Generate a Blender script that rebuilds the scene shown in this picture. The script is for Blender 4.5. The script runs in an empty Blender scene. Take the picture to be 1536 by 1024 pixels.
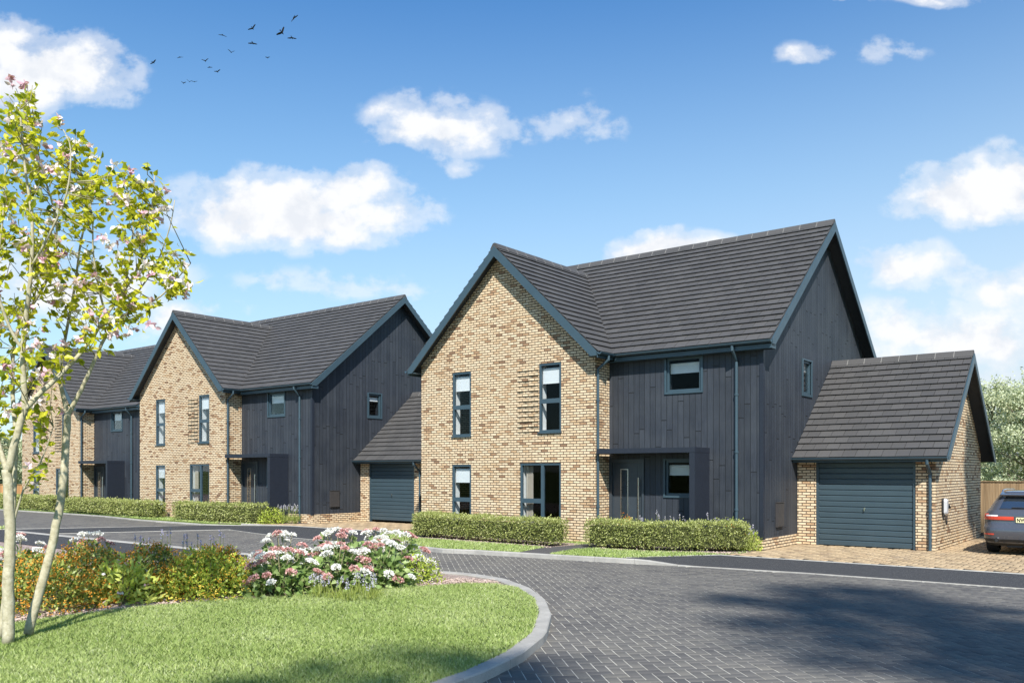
import bpy, math, random
import numpy as np
from mathutils import Vector, Matrix, noise as mnoise
V = Vector
random.seed(7); RNG = np.random.default_rng(11)
SC = bpy.context.scene
COL = SC.collection
PSI = 0.6668; CAM = V((17.862, -18.579, 1.81)); FOC = 1290.49; CX, CY = 760.09, 707.18
FWD = V((-math.sin(PSI), math.cos(PSI), 0)); RGT = V((math.cos(PSI), math.sin(PSI), 0))

def at(px, py, dep):
    """world point seen at photo pixel px,py at the given distance ahead of the eye"""
    return CAM + FWD * dep + RGT * ((px - CX) / FOC * dep) + V((0, 0, -(py - CY) / FOC * dep))

# ------------------------------------------------------------------ objects
def tag(o, label=None, cat=None, group=None, kind=None):
    if label: o['label'] = label
    if cat: o['category'] = cat
    if group: o['group'] = group
    if kind: o['kind'] = kind
    return o

def empty(name, loc=(0, 0, 0), rz=0.0):
    o = bpy.data.objects.new(name, None); o.location = loc; o.rotation_euler = (0, 0, rz)
    o.empty_display_size = 0.2
    COL.objects.link(o); return o

def copy_tree(o, parent=None):
    c = o.copy(); COL.objects.link(c)
    if parent is not None: c.parent = parent
    for ch in list(o.children): copy_tree(ch, c)
    return c

def link_mesh(name, me, mats, parent=None, smooth=False):
    for m in (mats if isinstance(mats, (list, tuple)) else [mats]): me.materials.append(m)
    if smooth: me.polygons.foreach_set('use_smooth', [True] * len(me.polygons))
    o = bpy.data.objects.new(name, me); COL.objects.link(o)
    if parent is not None: o.parent = parent
    return o

class MB:
    def __init__(s): s.v = []; s.f = []; s.m = []; s.t = []
    def face(s, pts, m=0, t=None):
        n = len(s.v); s.v += [tuple(p) for p in pts]; s.f.append(tuple(range(n, n + len(pts)))); s.m.append(m); s.t.append(random.random() if t is None else t)
    def idx(s, pts, faces, m=0, t=None):
        n = len(s.v); s.v += [tuple(p) for p in pts]; t = random.random() if t is None else t
        for f in faces: s.f.append(tuple(n + i for i in f)); s.m.append(m); s.t.append(t)
    def box(s, x0, x1, y0, y1, z0, z1, m=0, t=None):
        p = [(x0,y0,z0),(x1,y0,z0),(x1,y1,z0),(x0,y1,z0),(x0,y0,z1),(x1,y0,z1),(x1,y1,z1),(x0,y1,z1)]
        s.idx(p, [(0,3,2,1),(4,5,6,7),(0,1,5,4),(1,2,6,5),(2,3,7,6),(3,0,4,7)], m, t)
    def prism(s, a, vec, m=0, t=None):
        """closed polygon a (3D points) swept by vec"""
        n = len(a); a = [V(p) for p in a]; b = [p + V(vec) for p in a]
        s.idx(a + b, [tuple(range(n))[::-1], tuple(range(n, 2*n))] + [(i, (i+1) % n, n + (i+1) % n, n + i) for i in range(n)], m, t)
    def tube(s, path, rad, seg=8, m=0, cap=True, t=None):
        path = [V(p) for p in path]; n = len(path)
        if not hasattr(rad, '__len__'): rad = [rad] * n
        base = len(s.v); t = random.random() if t is None else t; up = None
        for i, p in enumerate(path):
            d = (path[min(i+1, n-1)] - path[max(i-1, 0)]).normalized()
            if up is None: up = V((0,0,1)) if abs(d.z) < .9 else V((1,0,0))
            x = d.cross(up)
            if x.length < 1e-5: x = d.orthogonal()
            x.normalize(); y = x.cross(d).normalized(); up = y
            for k in range(seg):
                a = 2*math.pi*k/seg; q = p + (x*math.cos(a) + y*math.sin(a)) * rad[i]; s.v.append(tuple(q))
        for i in range(n-1):
            for k in range(seg):
                a = base + i*seg + k; b = base + i*seg + (k+1) % seg
                s.f.append((a, b, b+seg, a+seg)); s.m.append(m); s.t.append(t)
        if cap:
            s.f.append(tuple(base + k for k in range(seg))[::-1]); s.m.append(m); s.t.append(t)
            s.f.append(tuple(base + (n-1)*seg + k for k in range(seg))); s.m.append(m); s.t.append(t)
    def build(s, name, mats, parent=None, smooth=False, tint=True):
        me = bpy.data.meshes.new(name); me.from_pydata(s.v, [], s.f); me.update()
        me.polygons.foreach_set('material_index', s.m)
        if tint:
            a = me.attributes.new('tint', 'FLOAT', 'FACE'); a.data.foreach_set('value', s.t)
        return link_mesh(name, me, mats, parent, smooth)

def np_mesh(name, verts, faces, mats, tint=None, parent=None, midx=None, smooth=False):
    """fast mesh: verts (n,3), faces (m,k)"""
    me = bpy.data.meshes.new(name); m, k = faces.shape
    me.vertices.add(len(verts)); me.vertices.foreach_set('co', np.ascontiguousarray(verts, np.float32).ravel())
    me.loops.add(m*k); me.loops.foreach_set('vertex_index', faces.astype(np.int32).ravel())
    me.polygons.add(m); me.polygons.foreach_set('loop_start', np.arange(0, m*k, k, dtype=np.int32))
    if midx is not None: me.polygons.foreach_set('material_index', midx.astype(np.int32))
    if tint is not None:
        a = me.attributes.new('tint', 'FLOAT', 'FACE'); a.data.foreach_set('value', tint.astype(np.float32))
    me.update(calc_edges=True); me.validate()
    return link_mesh(name, me, mats, parent, smooth)

# ------------------------------------------------------------------ materials
class NT:
    def __init__(s, tree): s.n = tree.nodes; s.l = tree.links
    def put(s, sock, val):
        if isinstance(val, bpy.types.NodeSocket): s.l.new(val, sock)
        elif val is not None:
            if hasattr(sock, 'default_value'):
                try: sock.default_value = val
                except Exception: sock.default_value = (*val, 1)
    def new(s, typ, _props=None, **ins):
        n = s.n.new(typ)
        for k, v in (_props or {}).items(): setattr(n, k, v)
        for k, v in ins.items():
            key = int(k[1:]) if k[0] == 'i' and k[1:].isdigit() else k.replace('_', ' ')
            s.put(n.inputs[key], v)
        return n
    def math(s, op, a, b=None, c=None, clamp=False):
        n = s.n.new('ShaderNodeMath'); n.operation = op; n.use_clamp = clamp
        s.put(n.inputs[0], a); s.put(n.inputs[1], b); s.put(n.inputs[2], c); return n.outputs[0]
    def mix(s, f, a, b, blend='MIX'):
        n = s.n.new('ShaderNodeMix'); n.data_type = 'RGBA'; n.blend_type = blend
        s.put(n.inputs[0], f); s.put(n.inputs[6], a if isinstance(a, bpy.types.NodeSocket) else (*a[:3], 1)); s.put(n.inputs[7], b if isinstance(b, bpy.types.NodeSocket) else (*b[:3], 1)); return n.outputs[2]
    def ramp(s, f, stops, interp='LINEAR'):
        n = s.n.new('ShaderNodeValToRGB'); cr = n.color_ramp; cr.interpolation = interp
        while len(cr.elements) < len(stops): cr.elements.new(.5)
        for e, (p, c) in zip(cr.elements, stops): e.position = p; e.color = (*c[:3], 1) if hasattr(c, '__len__') else (c, c, c, 1)
        s.put(n.inputs[0], f); return n.outputs[0]
    def noise(s, vec, scale, detail=4, rough=.55, dim='3D', out='Fac'):
        n = s.n.new('ShaderNodeTexNoise'); n.noise_dimensions = dim
        s.put(n.inputs['Vector'], vec); n.inputs['Scale'].default_value = scale; n.inputs['Detail'].default_value = detail; n.inputs['Roughness'].default_value = rough
        return n.outputs[out]
    def comb(s, x, y, z=0.0):
        n = s.n.new('ShaderNodeCombineXYZ'); s.put(n.inputs[0], x); s.put(n.inputs[1], y); s.put(n.inputs[2], z); return n.outputs[0]
    def sep(s, v):
        n = s.n.new('ShaderNodeSeparateXYZ'); s.put(n.inputs[0], v); return n.outputs
    def pos(s): return s.n.new('ShaderNodeNewGeometry').outputs['Position']
    def attr(s, name='tint'):
        n = s.n.new('ShaderNodeAttribute'); n.attribute_name = name; return n.outputs['Fac']
    def bump(s, h, strength=.5, dist=.01):
        n = s.n.new('ShaderNodeBump'); s.put(n.inputs['Height'], h); n.inputs['Strength'].default_value = strength; n.inputs['Distance'].default_value = dist; return n.outputs[0]

def mat(name):
    m = bpy.data.materials.new(name); m.use_nodes = True; nt = m.node_tree; nt.nodes.clear()
    k = NT(nt); out = nt.nodes.new('ShaderNodeOutputMaterial'); return m, k, out
def principled(k, out, color, rough=.6, spec=.5, metal=0.0, normal=None, **kw):
    p = k.n.new('ShaderNodeBsdfPrincipled')
    k.put(p.inputs['Base Color'], color if isinstance(color, bpy.types.NodeSocket) else (*color[:3], 1))
    k.put(p.inputs['Roughness'], rough); k.put(p.inputs['Specular IOR Level'], spec); k.put(p.inputs['Metallic'], metal)
    if normal is not None: k.put(p.inputs['Normal'], normal)
    for a, b in kw.items(): k.put(p.inputs[a.replace('_', ' ')], b)
    k.l.new(p.outputs[0], out.inputs[0]); return p
def simple(name, col, rough=.6, spec=.4, metal=0.0, var=.12, scale=6, bump=0.0, **kw):
    m, k, out = mat(name); p = k.pos()
    n = k.noise(p, scale, 5); c = k.mix(k.ramp(n, [(.3, 0), (.7, 1)]), [x*(1-var) for x in col], [x*(1+var) for x in col])
    r = k.math('ADD', k.math('MULTIPLY', k.noise(p, scale*2.3, 3), .18), rough - .09)
    principled(k, out, c, r, spec, metal, k.bump(k.noise(p, scale*12, 3), bump, .004) if bump else None, **kw); return m
def leafmat(name, stops, trans=.35, rough=.45, spec=.35):
    m, k, out = mat(name); c = k.ramp(k.attr(), stops)
    d = k.n.new('ShaderNodeBsdfPrincipled'); k.put(d.inputs['Base Color'], c); d.inputs['Roughness'].default_value = rough; d.inputs['Specular IOR Level'].default_value = spec
    t = k.n.new('ShaderNodeBsdfTranslucent'); k.put(t.inputs['Color'], k.mix(1.0, c, (1.0, 1.0, .68), 'MULTIPLY'))
    mx = k.n.new('ShaderNodeMixShader'); mx.inputs[0].default_value = trans
    k.l.new(d.outputs[0], mx.inputs[1]); k.l.new(t.outputs[0], mx.inputs[2]); k.l.new(mx.outputs[0], out.inputs[0]); return m

def wall_uv(k):
    g = k.n.new('ShaderNodeNewGeometry'); p = k.sep(g.outputs['Position']); nn = k.sep(g.outputs['Normal'])
    side = k.math('GREATER_THAN', k.math('ABSOLUTE', nn[0]), .6)
    top = k.math('GREATER_THAN', k.math('ABSOLUTE', nn[2]), .6)
    u = k.math('ADD', k.math('MULTIPLY', p[1], side), k.math('MULTIPLY', p[0], k.math('SUBTRACT', 1.0, side)))
    v = k.math('ADD', k.math('MULTIPLY', p[1], top), k.math('MULTIPLY', p[2], k.math('SUBTRACT', 1.0, top)))
    return u, v, g.outputs['Position']

def brick_mat():
    m, k, out = mat('buff_brick'); u, v, P = wall_uv(k)
    wob = k.noise(P, 9, 2)
    uu = k.math('ADD', u, k.math('MULTIPLY', k.math('SUBTRACT', wob, .5), .008)); vv = k.math('ADD', v, k.math('MULTIPLY', k.math('SUBTRACT', k.noise(P, 7, 3), .5), .012))
    b = k.n.new('ShaderNodeTexBrick'); b.offset = .5
    k.put(b.inputs['Vector'], k.comb(uu, vv)); b.inputs['Color1'].default_value = (0, 0, 0, 1); b.inputs['Color2'].default_value = (1, 1, 1, 1); b.inputs['Mortar'].default_value = (.5, .5, .5, 1)
    b.inputs['Scale'].default_value = 1; b.inputs['Mortar Size'].default_value = .0108; b.inputs['Mortar Smooth'].default_value = .25; b.inputs['Brick Width'].default_value = .205; b.inputs['Row Height'].default_value = .0685; b.inputs['Bias'].default_value = 0
    tint = b.outputs['Color']
    c = k.ramp(tint, [(0, (.67, .52, .34)), (.14, (.71, .57, .39)), (.28, (.66, .505, .325)), (.42, (.72, .59, .41)), (.58, (.68, .53, .35)), (.76, (.64, .475, .30)), (.87, (.56, .39, .23)), (.94, (.40, .25, .145)), (1, (.22, .13, .08))])
    uvv = k.comb(k.math('MULTIPLY', uu, 4.2), k.math('MULTIPLY', vv, 15))
    st = k.noise(uvv, 2.0, 4, .6); st2 = k.noise(P, 1.1, 3)
    thr = k.math('ADD', st, k.math('MULTIPLY', k.math('SUBTRACT', st2, .5), .22))
    sm = k.ramp(thr, [(.59, 0), (.66, 1)])
    c = k.mix(k.math('MULTIPLY', sm, .80), c, (.15, .075, .045))
    fine = k.noise(P, 60, 4); c = k.mix(k.ramp(fine, [(.3, .16), (.7, 0)]), c, (.25, .17, .11))
    sc = k.noise(P, .35, 3); c = k.mix(1.0, c, k.ramp(sc, [(.3, .93), (.7, 1.05)]), 'MULTIPLY')
    c = k.mix(b.outputs['Fac'], c, (.068, .049, .035))
    h = k.math('ADD', k.math('MULTIPLY', k.math('SUBTRACT', 1.0, b.outputs['Fac']), 1.0), k.math('MULTIPLY', fine, .22))
    principled(k, out, c, .85, .2, 0, k.bump(h, 1.0, .022)); return m

def clad_mat():
    m, k, out = mat('charred_board_cladding'); u, v, P = wall_uv(k); w = .155
    r = k.math('DIVIDE', u, w); row = k.math('FLOOR', r); fr = k.math('FRACT', r)
    wn = k.n.new('ShaderNodeTexWhiteNoise'); wn.noise_dimensions = '1D'; k.put(wn.inputs['W'], row)
    vv = k.math('ADD', k.math('DIVIDE', v, 2.7), k.math('MULTIPLY', wn.outputs['Value'], 7.3))
    cell = k.math('FLOOR', vv); fv = k.math('FRACT', vv)
    wn2 = k.n.new('ShaderNodeTexWhiteNoise'); wn2.noise_dimensions = '2D'; k.put(wn2.inputs['Vector'], k.comb(row, cell))
    e1 = k.math('MINIMUM', fr, k.math('SUBTRACT', 1.0, fr)); g1 = k.math('LESS_THAN', e1, .045)
    e2 = k.math('MINIMUM', fv, k.math('SUBTRACT', 1.0, fv)); g2 = k.math('LESS_THAN', e2, .0042)
    g = k.math('MAXIMUM', g1, g2)
    grain = k.noise(k.comb(k.math('MULTIPLY', u, 22), k.math('MULTIPLY', v, 1.6), wn2.outputs['Value']), 1.4, 6, .6)
    blot = k.noise(P, 1.2, 4)
    base = k.ramp(wn2.outputs['Value'], [(0, (.021, .026, .036)), (.5, (.027, .033, .045)), (1, (.035, .042, .055))])
    c = k.mix(k.ramp(grain, [(.35, 0), (.65, 1)]), k.mix(1.0, base, (.68, .69, .71), 'MULTIPLY'), base)
    c = k.mix(k.ramp(blot, [(.35, 0), (.7, .35)]), c, (.060, .067, .075))
    c = k.mix(g, c, (.008, .01, .013))
    h = k.math('SUBTRACT', k.math('MULTIPLY', grain, .12), k.math('MULTIPLY', g, 1.0))
    principled(k, out, c, k.math('ADD', .5, k.math('MULTIPLY', grain, .2)), .4, 0, k.bump(h, .9, .012)); return m

def tile_mat():
    m, k, out = mat('grey_roof_tile'); P = k.pos(); t = k.attr()
    c = k.ramp(t, [(0, (.052, .051, .051)), (.5, (.060, .058, .058)), (1, (.069, .067, .066))])
    c = k.mix(k.ramp(k.noise(P, 1.1, 4), [(.35, 0), (.7, .4)]), c, (.080, .076, .073))
    c = k.mix(k.ramp(k.noise(P, 30, 4), [(.5, 0), (.75, .4)]), c, (.04, .04, .04))
    principled(k, out, c, .62, .4, 0, k.bump(k.noise(P, 40, 4), .25, .006)); return m

def glass_mat():
    m, k, out = mat('window_glass'); lw = k.n.new('ShaderNodeLayerWeight'); lw.inputs[0].default_value = .5
    f = k.math('MULTIPLY', k.math('MINIMUM', k.math('ADD', .008, k.math('MULTIPLY', k.math('POWER', lw.outputs['Facing'], 3.5), 3.0)), .85), k.math('SUBTRACT', 1.0, k.n.new('ShaderNodeNewGeometry').outputs['Backfacing']))
    wav = k.bump(k.noise(k.pos(), .9, 2), .06, .02)
    a = k.n.new('ShaderNodeBsdfTransparent'); a.inputs[0].default_value = (.90, .92, .93, 1)
    g = k.n.new('ShaderNodeBsdfGlossy'); g.inputs['Roughness'].default_value = .0; g.inputs[0].default_value = (1, 1, 1, 1); k.put(g.inputs['Normal'], wav)
    mx = k.n.new('ShaderNodeMixShader'); k.l.new(f, mx.inputs[0]); k.l.new(a.outputs[0], mx.inputs[1]); k.l.new(g.outputs[0], mx.inputs[2]); k.l.new(mx.outputs[0], out.inputs[0]); return m

def paver_mat(name, stops, stain, rough=.75):
    m, k, out = mat(name); P = k.pos(); c = k.ramp(k.attr(), stops)
    n = k.noise(P, 45, 5, .65); c = k.mix(k.ramp(n, [(.35, .35), (.65, 0)]), c, [x*.5 for x in stain])
    c = k.mix(k.ramp(k.noise(P, .8, 4), [(.35, 0), (.72, .45)]), c, stain)
    principled(k, out, c, rough, .35, 0, k.bump(n, .35, .004)); return m

def speck_mat(name, base, fleck, scale=160, amount=.62, rough=.9, bump=.5, dist=.004):
    m, k, out = mat(name); P = k.pos(); v = k.n.new('ShaderNodeTexVoronoi'); k.put(v.inputs['Vector'], P); v.inputs['Scale'].default_value = scale
    col = k.sep(v.outputs['Color'])[0]; c = k.mix(k.ramp(col, [(amount, 0), (1, 1)]), base, fleck)
    c = k.mix(k.ramp(k.noise(P, 1.3, 4), [(.3, .0), (.7, .25)]), c, [x*1.5 for x in base])
    principled(k, out, c, rough, .3, 0, k.bump(v.outputs['Distance'], bump, dist)); return m

def concrete_mat():
    m, k, out = mat('kerb_concrete'); P = k.pos(); n = k.noise(P, 3, 6, .7); f = k.noise(P, 90, 3)
    c = k.ramp(n, [(.3, (.26, .25, .23)), (.55, (.36, .345, .315)), (.75, (.44, .42, .385))]); c = k.mix(k.ramp(f, [(.35, .35), (.6, 0)]), c, (.18, .18, .18))
    c = k.mix(k.math('MULTIPLY', k.attr(), .25), c, (.24, .23, .215))
    principled(k, out, c, .85, .25, 0, k.bump(f, .4, .003)); return m

def wood_mat(name, a, b):
    m, k, out = mat(name); P = k.sep(k.pos()); g = k.noise(k.comb(k.math('MULTIPLY', P[0], 30), k.math('MULTIPLY', P[1], 30), k.math('MULTIPLY', P[2], 1.5)), 1, 6)
    c = k.mix(k.ramp(g, [(.3, 0), (.7, 1)]), a, b); c = k.mix(1.0, c, k.ramp(k.attr(), [(0, .75), (1, 1.2)]), 'MULTIPLY')
    principled(k, out, c, .8, .2, 0, k.bump(g, .4, .006)); return m

def bark_mat(name, a, b, sc=18):
    m, k, out = mat(name); P = k.pos(); n = k.noise(P, sc, 6, .65); n2 = k.noise(P, sc*.22, 3)
    s = k.sep(P); lent = k.noise(k.comb(k.math('MULTIPLY', s[0], 14), k.math('MULTIPLY', s[1], 14), k.math('MULTIPLY', s[2], 60)), 1, 3)
    c = k.mix(k.ramp(n, [(.35, 0), (.68, 1)]), b, a); c = k.mix(k.ramp(n2, [(.4, 0), (.7, .5)]), c, b)
    c = k.mix(k.ramp(lent, [(.62, 0), (.72, .55)]), c, [x*.45 for x in b])
    principled(k, out, c, .8, .25, 0, k.bump(n, .6, .008)); return m

M = {}
M['brick'] = brick_mat(); M['clad'] = clad_mat(); M['tile'] = tile_mat(); M['glass'] = glass_mat(); M['kerb'] = concrete_mat()
M['blue'] = simple('blue_grey_joinery_paint', (.036, .064, .084), .42, .5, var=.07, scale=2.5)
M['soffit'] = simple('dark_soffit_board', (.030, .034, .040), .6, .4)
M['canopy'] = simple('dark_canopy_panel', (.015, .019, .029), .45, .4, var=.08)
M['door'] = simple('dark_door_paint', (.034, .044, .055), .38, .5, var=.06)
M['gdoor'] = simple('slate_blue_garage_door_paint', (.037, .060, .075), .34, .5, var=.08, scale=1.3)
M['meter'] = simple('brown_meter_box_plastic', (.040, .037, .037), .55, .4, var=.06)
M['steel'] = simple('brushed_steel', (.55, .53, .50), .3, .5, 1.0, var=.05)
M['blind'] = simple('white_roller_blind', (.80, .80, .79), .8, .2, var=.03)
M['curtain'] = simple('oatmeal_curtain', (.50, .44, .37), .9, .1, var=.08, scale=3)
M['inner'] = simple('dark_interior_plaster', (.045, .044, .043), .9, .1, var=.05, scale=1)
M['sand'] = speck_mat('paver_joint_sand', (.42, .40, .35), (.54, .52, .46), 220, .5)
M['pav'] = paver_mat('charcoal_block_paver', [(0, (.074, .071, .071)), (.35, (.098, .094, .090)), (.6, (.120, .114, .105)), (.85, (.138, .130, .115)), (1, (.088, .085, .084))], (.150, .141, .125))
M['tan'] = paver_mat('tan_block_paver', [(0, (.20, .14, .085)), (.3, (.33, .24, .14)), (.6, (.44, .33, .20)), (.85, (.37, .26, .15)), (1, (.25, .19, .13))], (.40, .31, .20))
M['drivejoint'] = simple('dark_drive_joint', (.05, .04, .03), .9, .1)
M['asphalt'] = speck_mat('fine_asphalt', (.030, .031, .034), (.13, .13, .13), 140, .75)
M['path'] = speck_mat('dark_path_tarmac', (.055, .054, .056), (.15, .14, .13), 120, .7)
M['soil'] = speck_mat('bark_mulch_ground', (.22, .165, .14), (.46, .37, .33), 38, .35, bump=1.0, dist=.02)
M['turf'] = simple('turf_soil', (.12, .16, .04), .95, .1, var=.35, scale=9)
M['ground'] = simple('rough_meadow_ground', (.11, .14, .045), .95, .1, var=.35, scale=.6)
M['fence'] = wood_mat('weathered_brown_fence_board', (.20, .13, .07), (.34, .24, .14))
M['fence2'] = wood_mat('orange_fence_board', (.42, .22, .09), (.55, .31, .14))
M['bark'] = bark_mat('pale_dappled_bark', (.52, .48, .36), (.30, .27, .17))
M['bark2'] = bark_mat('grey_tree_bark', (.26, .23, .18), (.12, .10, .07), 9)
M['twig'] = bark_mat('young_twig_bark', (.36, .33, .20), (.20, .18, .10), 25)
M['grass'] = leafmat('lawn_blade', [(0, (.17, .26, .06)), (.45, (.36, .46, .135)), (.8, (.54, .61, .27)), (1, (.78, .80, .54))], .3, .6, .2)
M['hedge'] = leafmat('hedge_leaf', [(0, (.15, .18, .045)), (.45, (.31, .35, .10)), (.8, (.48, .50, .20)), (1, (.62, .62, .34))], .3, .5, .3)
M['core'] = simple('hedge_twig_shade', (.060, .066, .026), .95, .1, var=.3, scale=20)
M['treeleaf'] = leafmat('young_yellow_green_leaf', [(0, (.13, .19, .015)), (.35, (.36, .41, .02)), (.7, (.62, .61, .03)), (1, (.76, .72, .09))], .5, .4, .35)
M['petal'] = leafmat('pale_pink_petal', [(0, (.60, .32, .42)), (.3, (.78, .55, .62)), (.6, (.85, .76, .78)), (1, (.90, .87, .87))], .3, .6, .2)
M['orange'] = leafmat('orange_flower', [(0, (.58, .20, .02)), (.5, (.70, .31, .04)), (1, (.77, .45, .10))], .25, .6, .2)
M['amber'] = leafmat('amber_flower', [(0, (.62, .36, .04)), (.5, (.74, .50, .07)), (1, (.80, .64, .18))], .25, .6, .2)
M['shrubleaf'] = leafmat('shrub_leaf', [(0, (.11, .15, .025)), (.5, (.25, .31, .06)), (1, (.46, .50, .15))], .3, .4, .35)
M['limeleaf'] = leafmat('lime_shrub_leaf', [(0, (.20, .28, .03)), (.5, (.42, .51, .07)), (1, (.62, .66, .16))], .35, .45, .3)
M['hydleaf'] = leafmat('broad_green_leaf', [(0, (.08, .14, .035)), (.5, (.19, .28, .08)), (1, (.36, .44, .18))], .25, .4, .4)
M['white'] = leafmat('white_floret', [(0, (.66, .64, .62)), (.5, (.80, .79, .77)), (1, (.88, .87, .86))], .2, .7, .1)
M['pink'] = leafmat('dusky_pink_floret', [(0, (.48, .21, .21)), (.5, (.60, .34, .32)), (1, (.74, .54, .50))], .2, .7, .1)
M['lav'] = leafmat('lavender_floret', [(0, (.34, .31, .52)), (1, (.56, .53, .74))], .2, .7, .1)
M['palelav'] = leafmat('pale_lavender_floret', [(0, (.42, .38, .52)), (1, (.72, .70, .80))], .2, .7, .1)
M['hazeleaf'] = leafmat('haze_paled_background_leaf', [(0, (.31, .36, .21)), (.5, (.49, .53, .34)), (1, (.66, .68, .50))], .3, .6, .2)  # leaf colour lightened to carry the distance haze, no haze volume
M['chip'] = simple('pale_bark_chip', (.46, .36, .31), .9, .15, var=.3, scale=40)
M['bird'] = simple('black_feather', (.018, .018, .022), .7, .2)
M['paint'] = simple('grey_car_paint', (.055, .060, .075), .25, .5, .0, var=0, Coat_Weight=1.0, Coat_Roughness=.04)
M['carglass'] = simple('dark_car_glass', (.02, .024, .028), .04, 1.0, 0, var=.0, IOR=2.3)
M['black'] = simple('black_plastic', (.016, .016, .017), .5, .4)
M['tyre'] = simple('tyre_rubber', (.02, .02, .021), .85, .2)
M['chrome'] = simple('bright_trim', (.75, .75, .76), .15, .5, 1.0, var=.03)
M['redlamp'] = simple('red_lamp_lens', (.62, .06, .035), .15, .6, 0, var=.1, Coat_Weight=.8)
M['plate'] = simple('cream_number_plate', (.80, .74, .42), .5, .4, var=.03)
M['lampwhite'] = simple('clear_lamp_lens', (.75, .75, .76), .12, .6, 0, var=.05)
M['charger'] = simple('grey_white_charger_plastic', (.42, .43, .45), .3, .5, var=.03)

# ------------------------------------------------------------------ house
WG, DR, W, D = 6.09, .704, 10.22, 8.43
ZE, ZA, OY, EX, XR = 4.82, 7.97, .30, .25, .30
YR = DR + D/2; ZM = 8.47
SG = (ZA - ZE) / (WG/2 + EX); SM = (ZM - ZE) / (D/2 + EX)
GX, GY, GD, GZE, GZA = 13.405, 2.92, 5.55, 2.157, 4.78
GYR = GY + GD/2; SGG = (GZA - GZE) / (GD/2 + .30)

def wall_rect(mb, org, ax, u0, u1, z0, z1, holes, nrm_in, thick=.28, m=0):
    """rectangular wall sheet with openings; ax is the horizontal axis, reveals run along nrm_in"""
    us = sorted({u0, u1, *[h[i] for h in holes for i in (0, 1)]}); zs = sorted({z0, z1, *[h[i] for h in holes for i in (2, 3)]})
    org = V(org); ax = V(ax); P = lambda u, z: org + ax*u + V((0, 0, z)); nin = V(nrm_in)*thick
    for a, b in zip(us, us[1:]):
        for c, d in zip(zs, zs[1:]):
            uc, zc = (a+b)/2, (c+d)/2
            if any(h[0] < uc < h[1] and h[2] < zc < h[3] for h in holes): continue
            mb.face([P(a, c), P(b, c), P(b, d), P(a, d)], m)
    for h in holes:
        q = [P(h[0], h[2]), P(h[1], h[2]), P(h[1], h[3]), P(h[0], h[3])]
        for i in range(4):
            a, b = q[i], q[(i+1) % 4]; mb.face([a, a + nin, b + nin, b], m)

def tiles(mb, org, along, up, La, Lu, tw=.30, g=.268, th=.020):
    org, A, U = V(org), V(along).normalized(), V(up).normalized(); N = A.cross(U).normalized()
    if N.z < 0: N = -N
    rows = int(math.ceil(Lu / g)); g = Lu / rows
    for r in range(rows):
        s0 = r*g - (.045 if r == 0 else 0); s1 = min((r+1)*g + .05, Lu)
        x = -(r % 2)*tw*.5
        while x < La - 1e-4:
            a, b = max(x, 0) + .005, min(x + tw, La) - .005
            x += tw
            if b - a < .02: continue
            j = random.uniform(-.003, .003); lo = th + .034 + j
            o0 = org + A*a + U*s0; o1 = org + A*b + U*s0; o2 = org + A*b + U*s1; o3 = org + A*a + U*s1
            t0 = N*lo; t1 = N*.010
            mb.idx([o0 + N*(lo-th), o1 + N*(lo-th), o0 + t0, o1 + t0, o2 + t1, o3 + t1, o2, o3],
                   [(0, 1, 3, 2), (2, 3, 4, 5), (0, 2, 5, 7), (1, 6, 4, 3)])

def ridge(mb, p0, p1, half=.15, drop=.11, piece=.45):
    p0, p1 = V(p0), V(p1); d = (p1 - p0); L = d.length; d.normalize(); s = d.cross(V((0, 0, 1))).normalized()
    prof = [(-half, -drop), (-half*.62, -.018), (-.05, .042), (0, .055), (.05, .042), (half*.62, -.018), (half, -drop)]
    n = max(1, round(L / piece))
    for i in range(n):
        a = p0 + d*(L*i/n + .004); b = p0 + d*(L*(i+1)/n - .004); lift = V((0, 0, random.uniform(0, .006)))
        mb.prism([a + s*x + V((0, 0, z + .035)) + lift for x, z in prof], b - a)
        if i: mb.prism([a + s*x*1.02 + V((0, 0, z + .036)) for x, z in prof], -d*.009, 1)

def barge(mb, apex, dirs, run, slope, out, depth=.20, th=.032, foot=.11):
    """two raking boards meeting at the apex; dirs = horizontal unit to each side, out = outward normal of the verge"""
    apex = V(apex); out = V(out)*th; vd = depth * math.sqrt(1 + slope*slope)
    for d in dirs:
        d = V(d); e = apex + d*run - V((0, 0, slope*run))
        pts = [apex, e, e - V((0, 0, foot)), e - V((0, 0, foot)) - d*((vd - foot)/slope), apex - V((0, 0, vd))]
        mb.prism(pts, out)

def gutter(mb, p0, p1, outv, r=.062):
    p0, p1, o = V(p0), V(p1), V(outv)
    prof = []
    for k in range(9):
        a = math.pi*k/8; prof.append((r - r*math.cos(a), -r*math.sin(a)*1.05))
    prof += [(2*r + .006, .004), (r*2 - .012, .0), (r, -.045), (.012, 0)]
    mb.prism([p0 + o*x + V((0, 0, z)) for x, z in prof], p1 - p0)

def pipe(mb, top, wallpt, zbot, r=.036):
    t, w = V(top), V(wallpt)
    mb.tube([t, t - V((0, 0, .10)), V((w.x, w.y, t.z - .33)), V((w.x, w.y, t.z - .46)), V((w.x, w.y, zbot))], r, 10)
    for z in np.arange(zbot + 1.0, t.z - .8, 1.35):
        mb.tube([(w.x, w.y, z), (w.x, w.y, z + .045)], r*1.35, 10)

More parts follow.
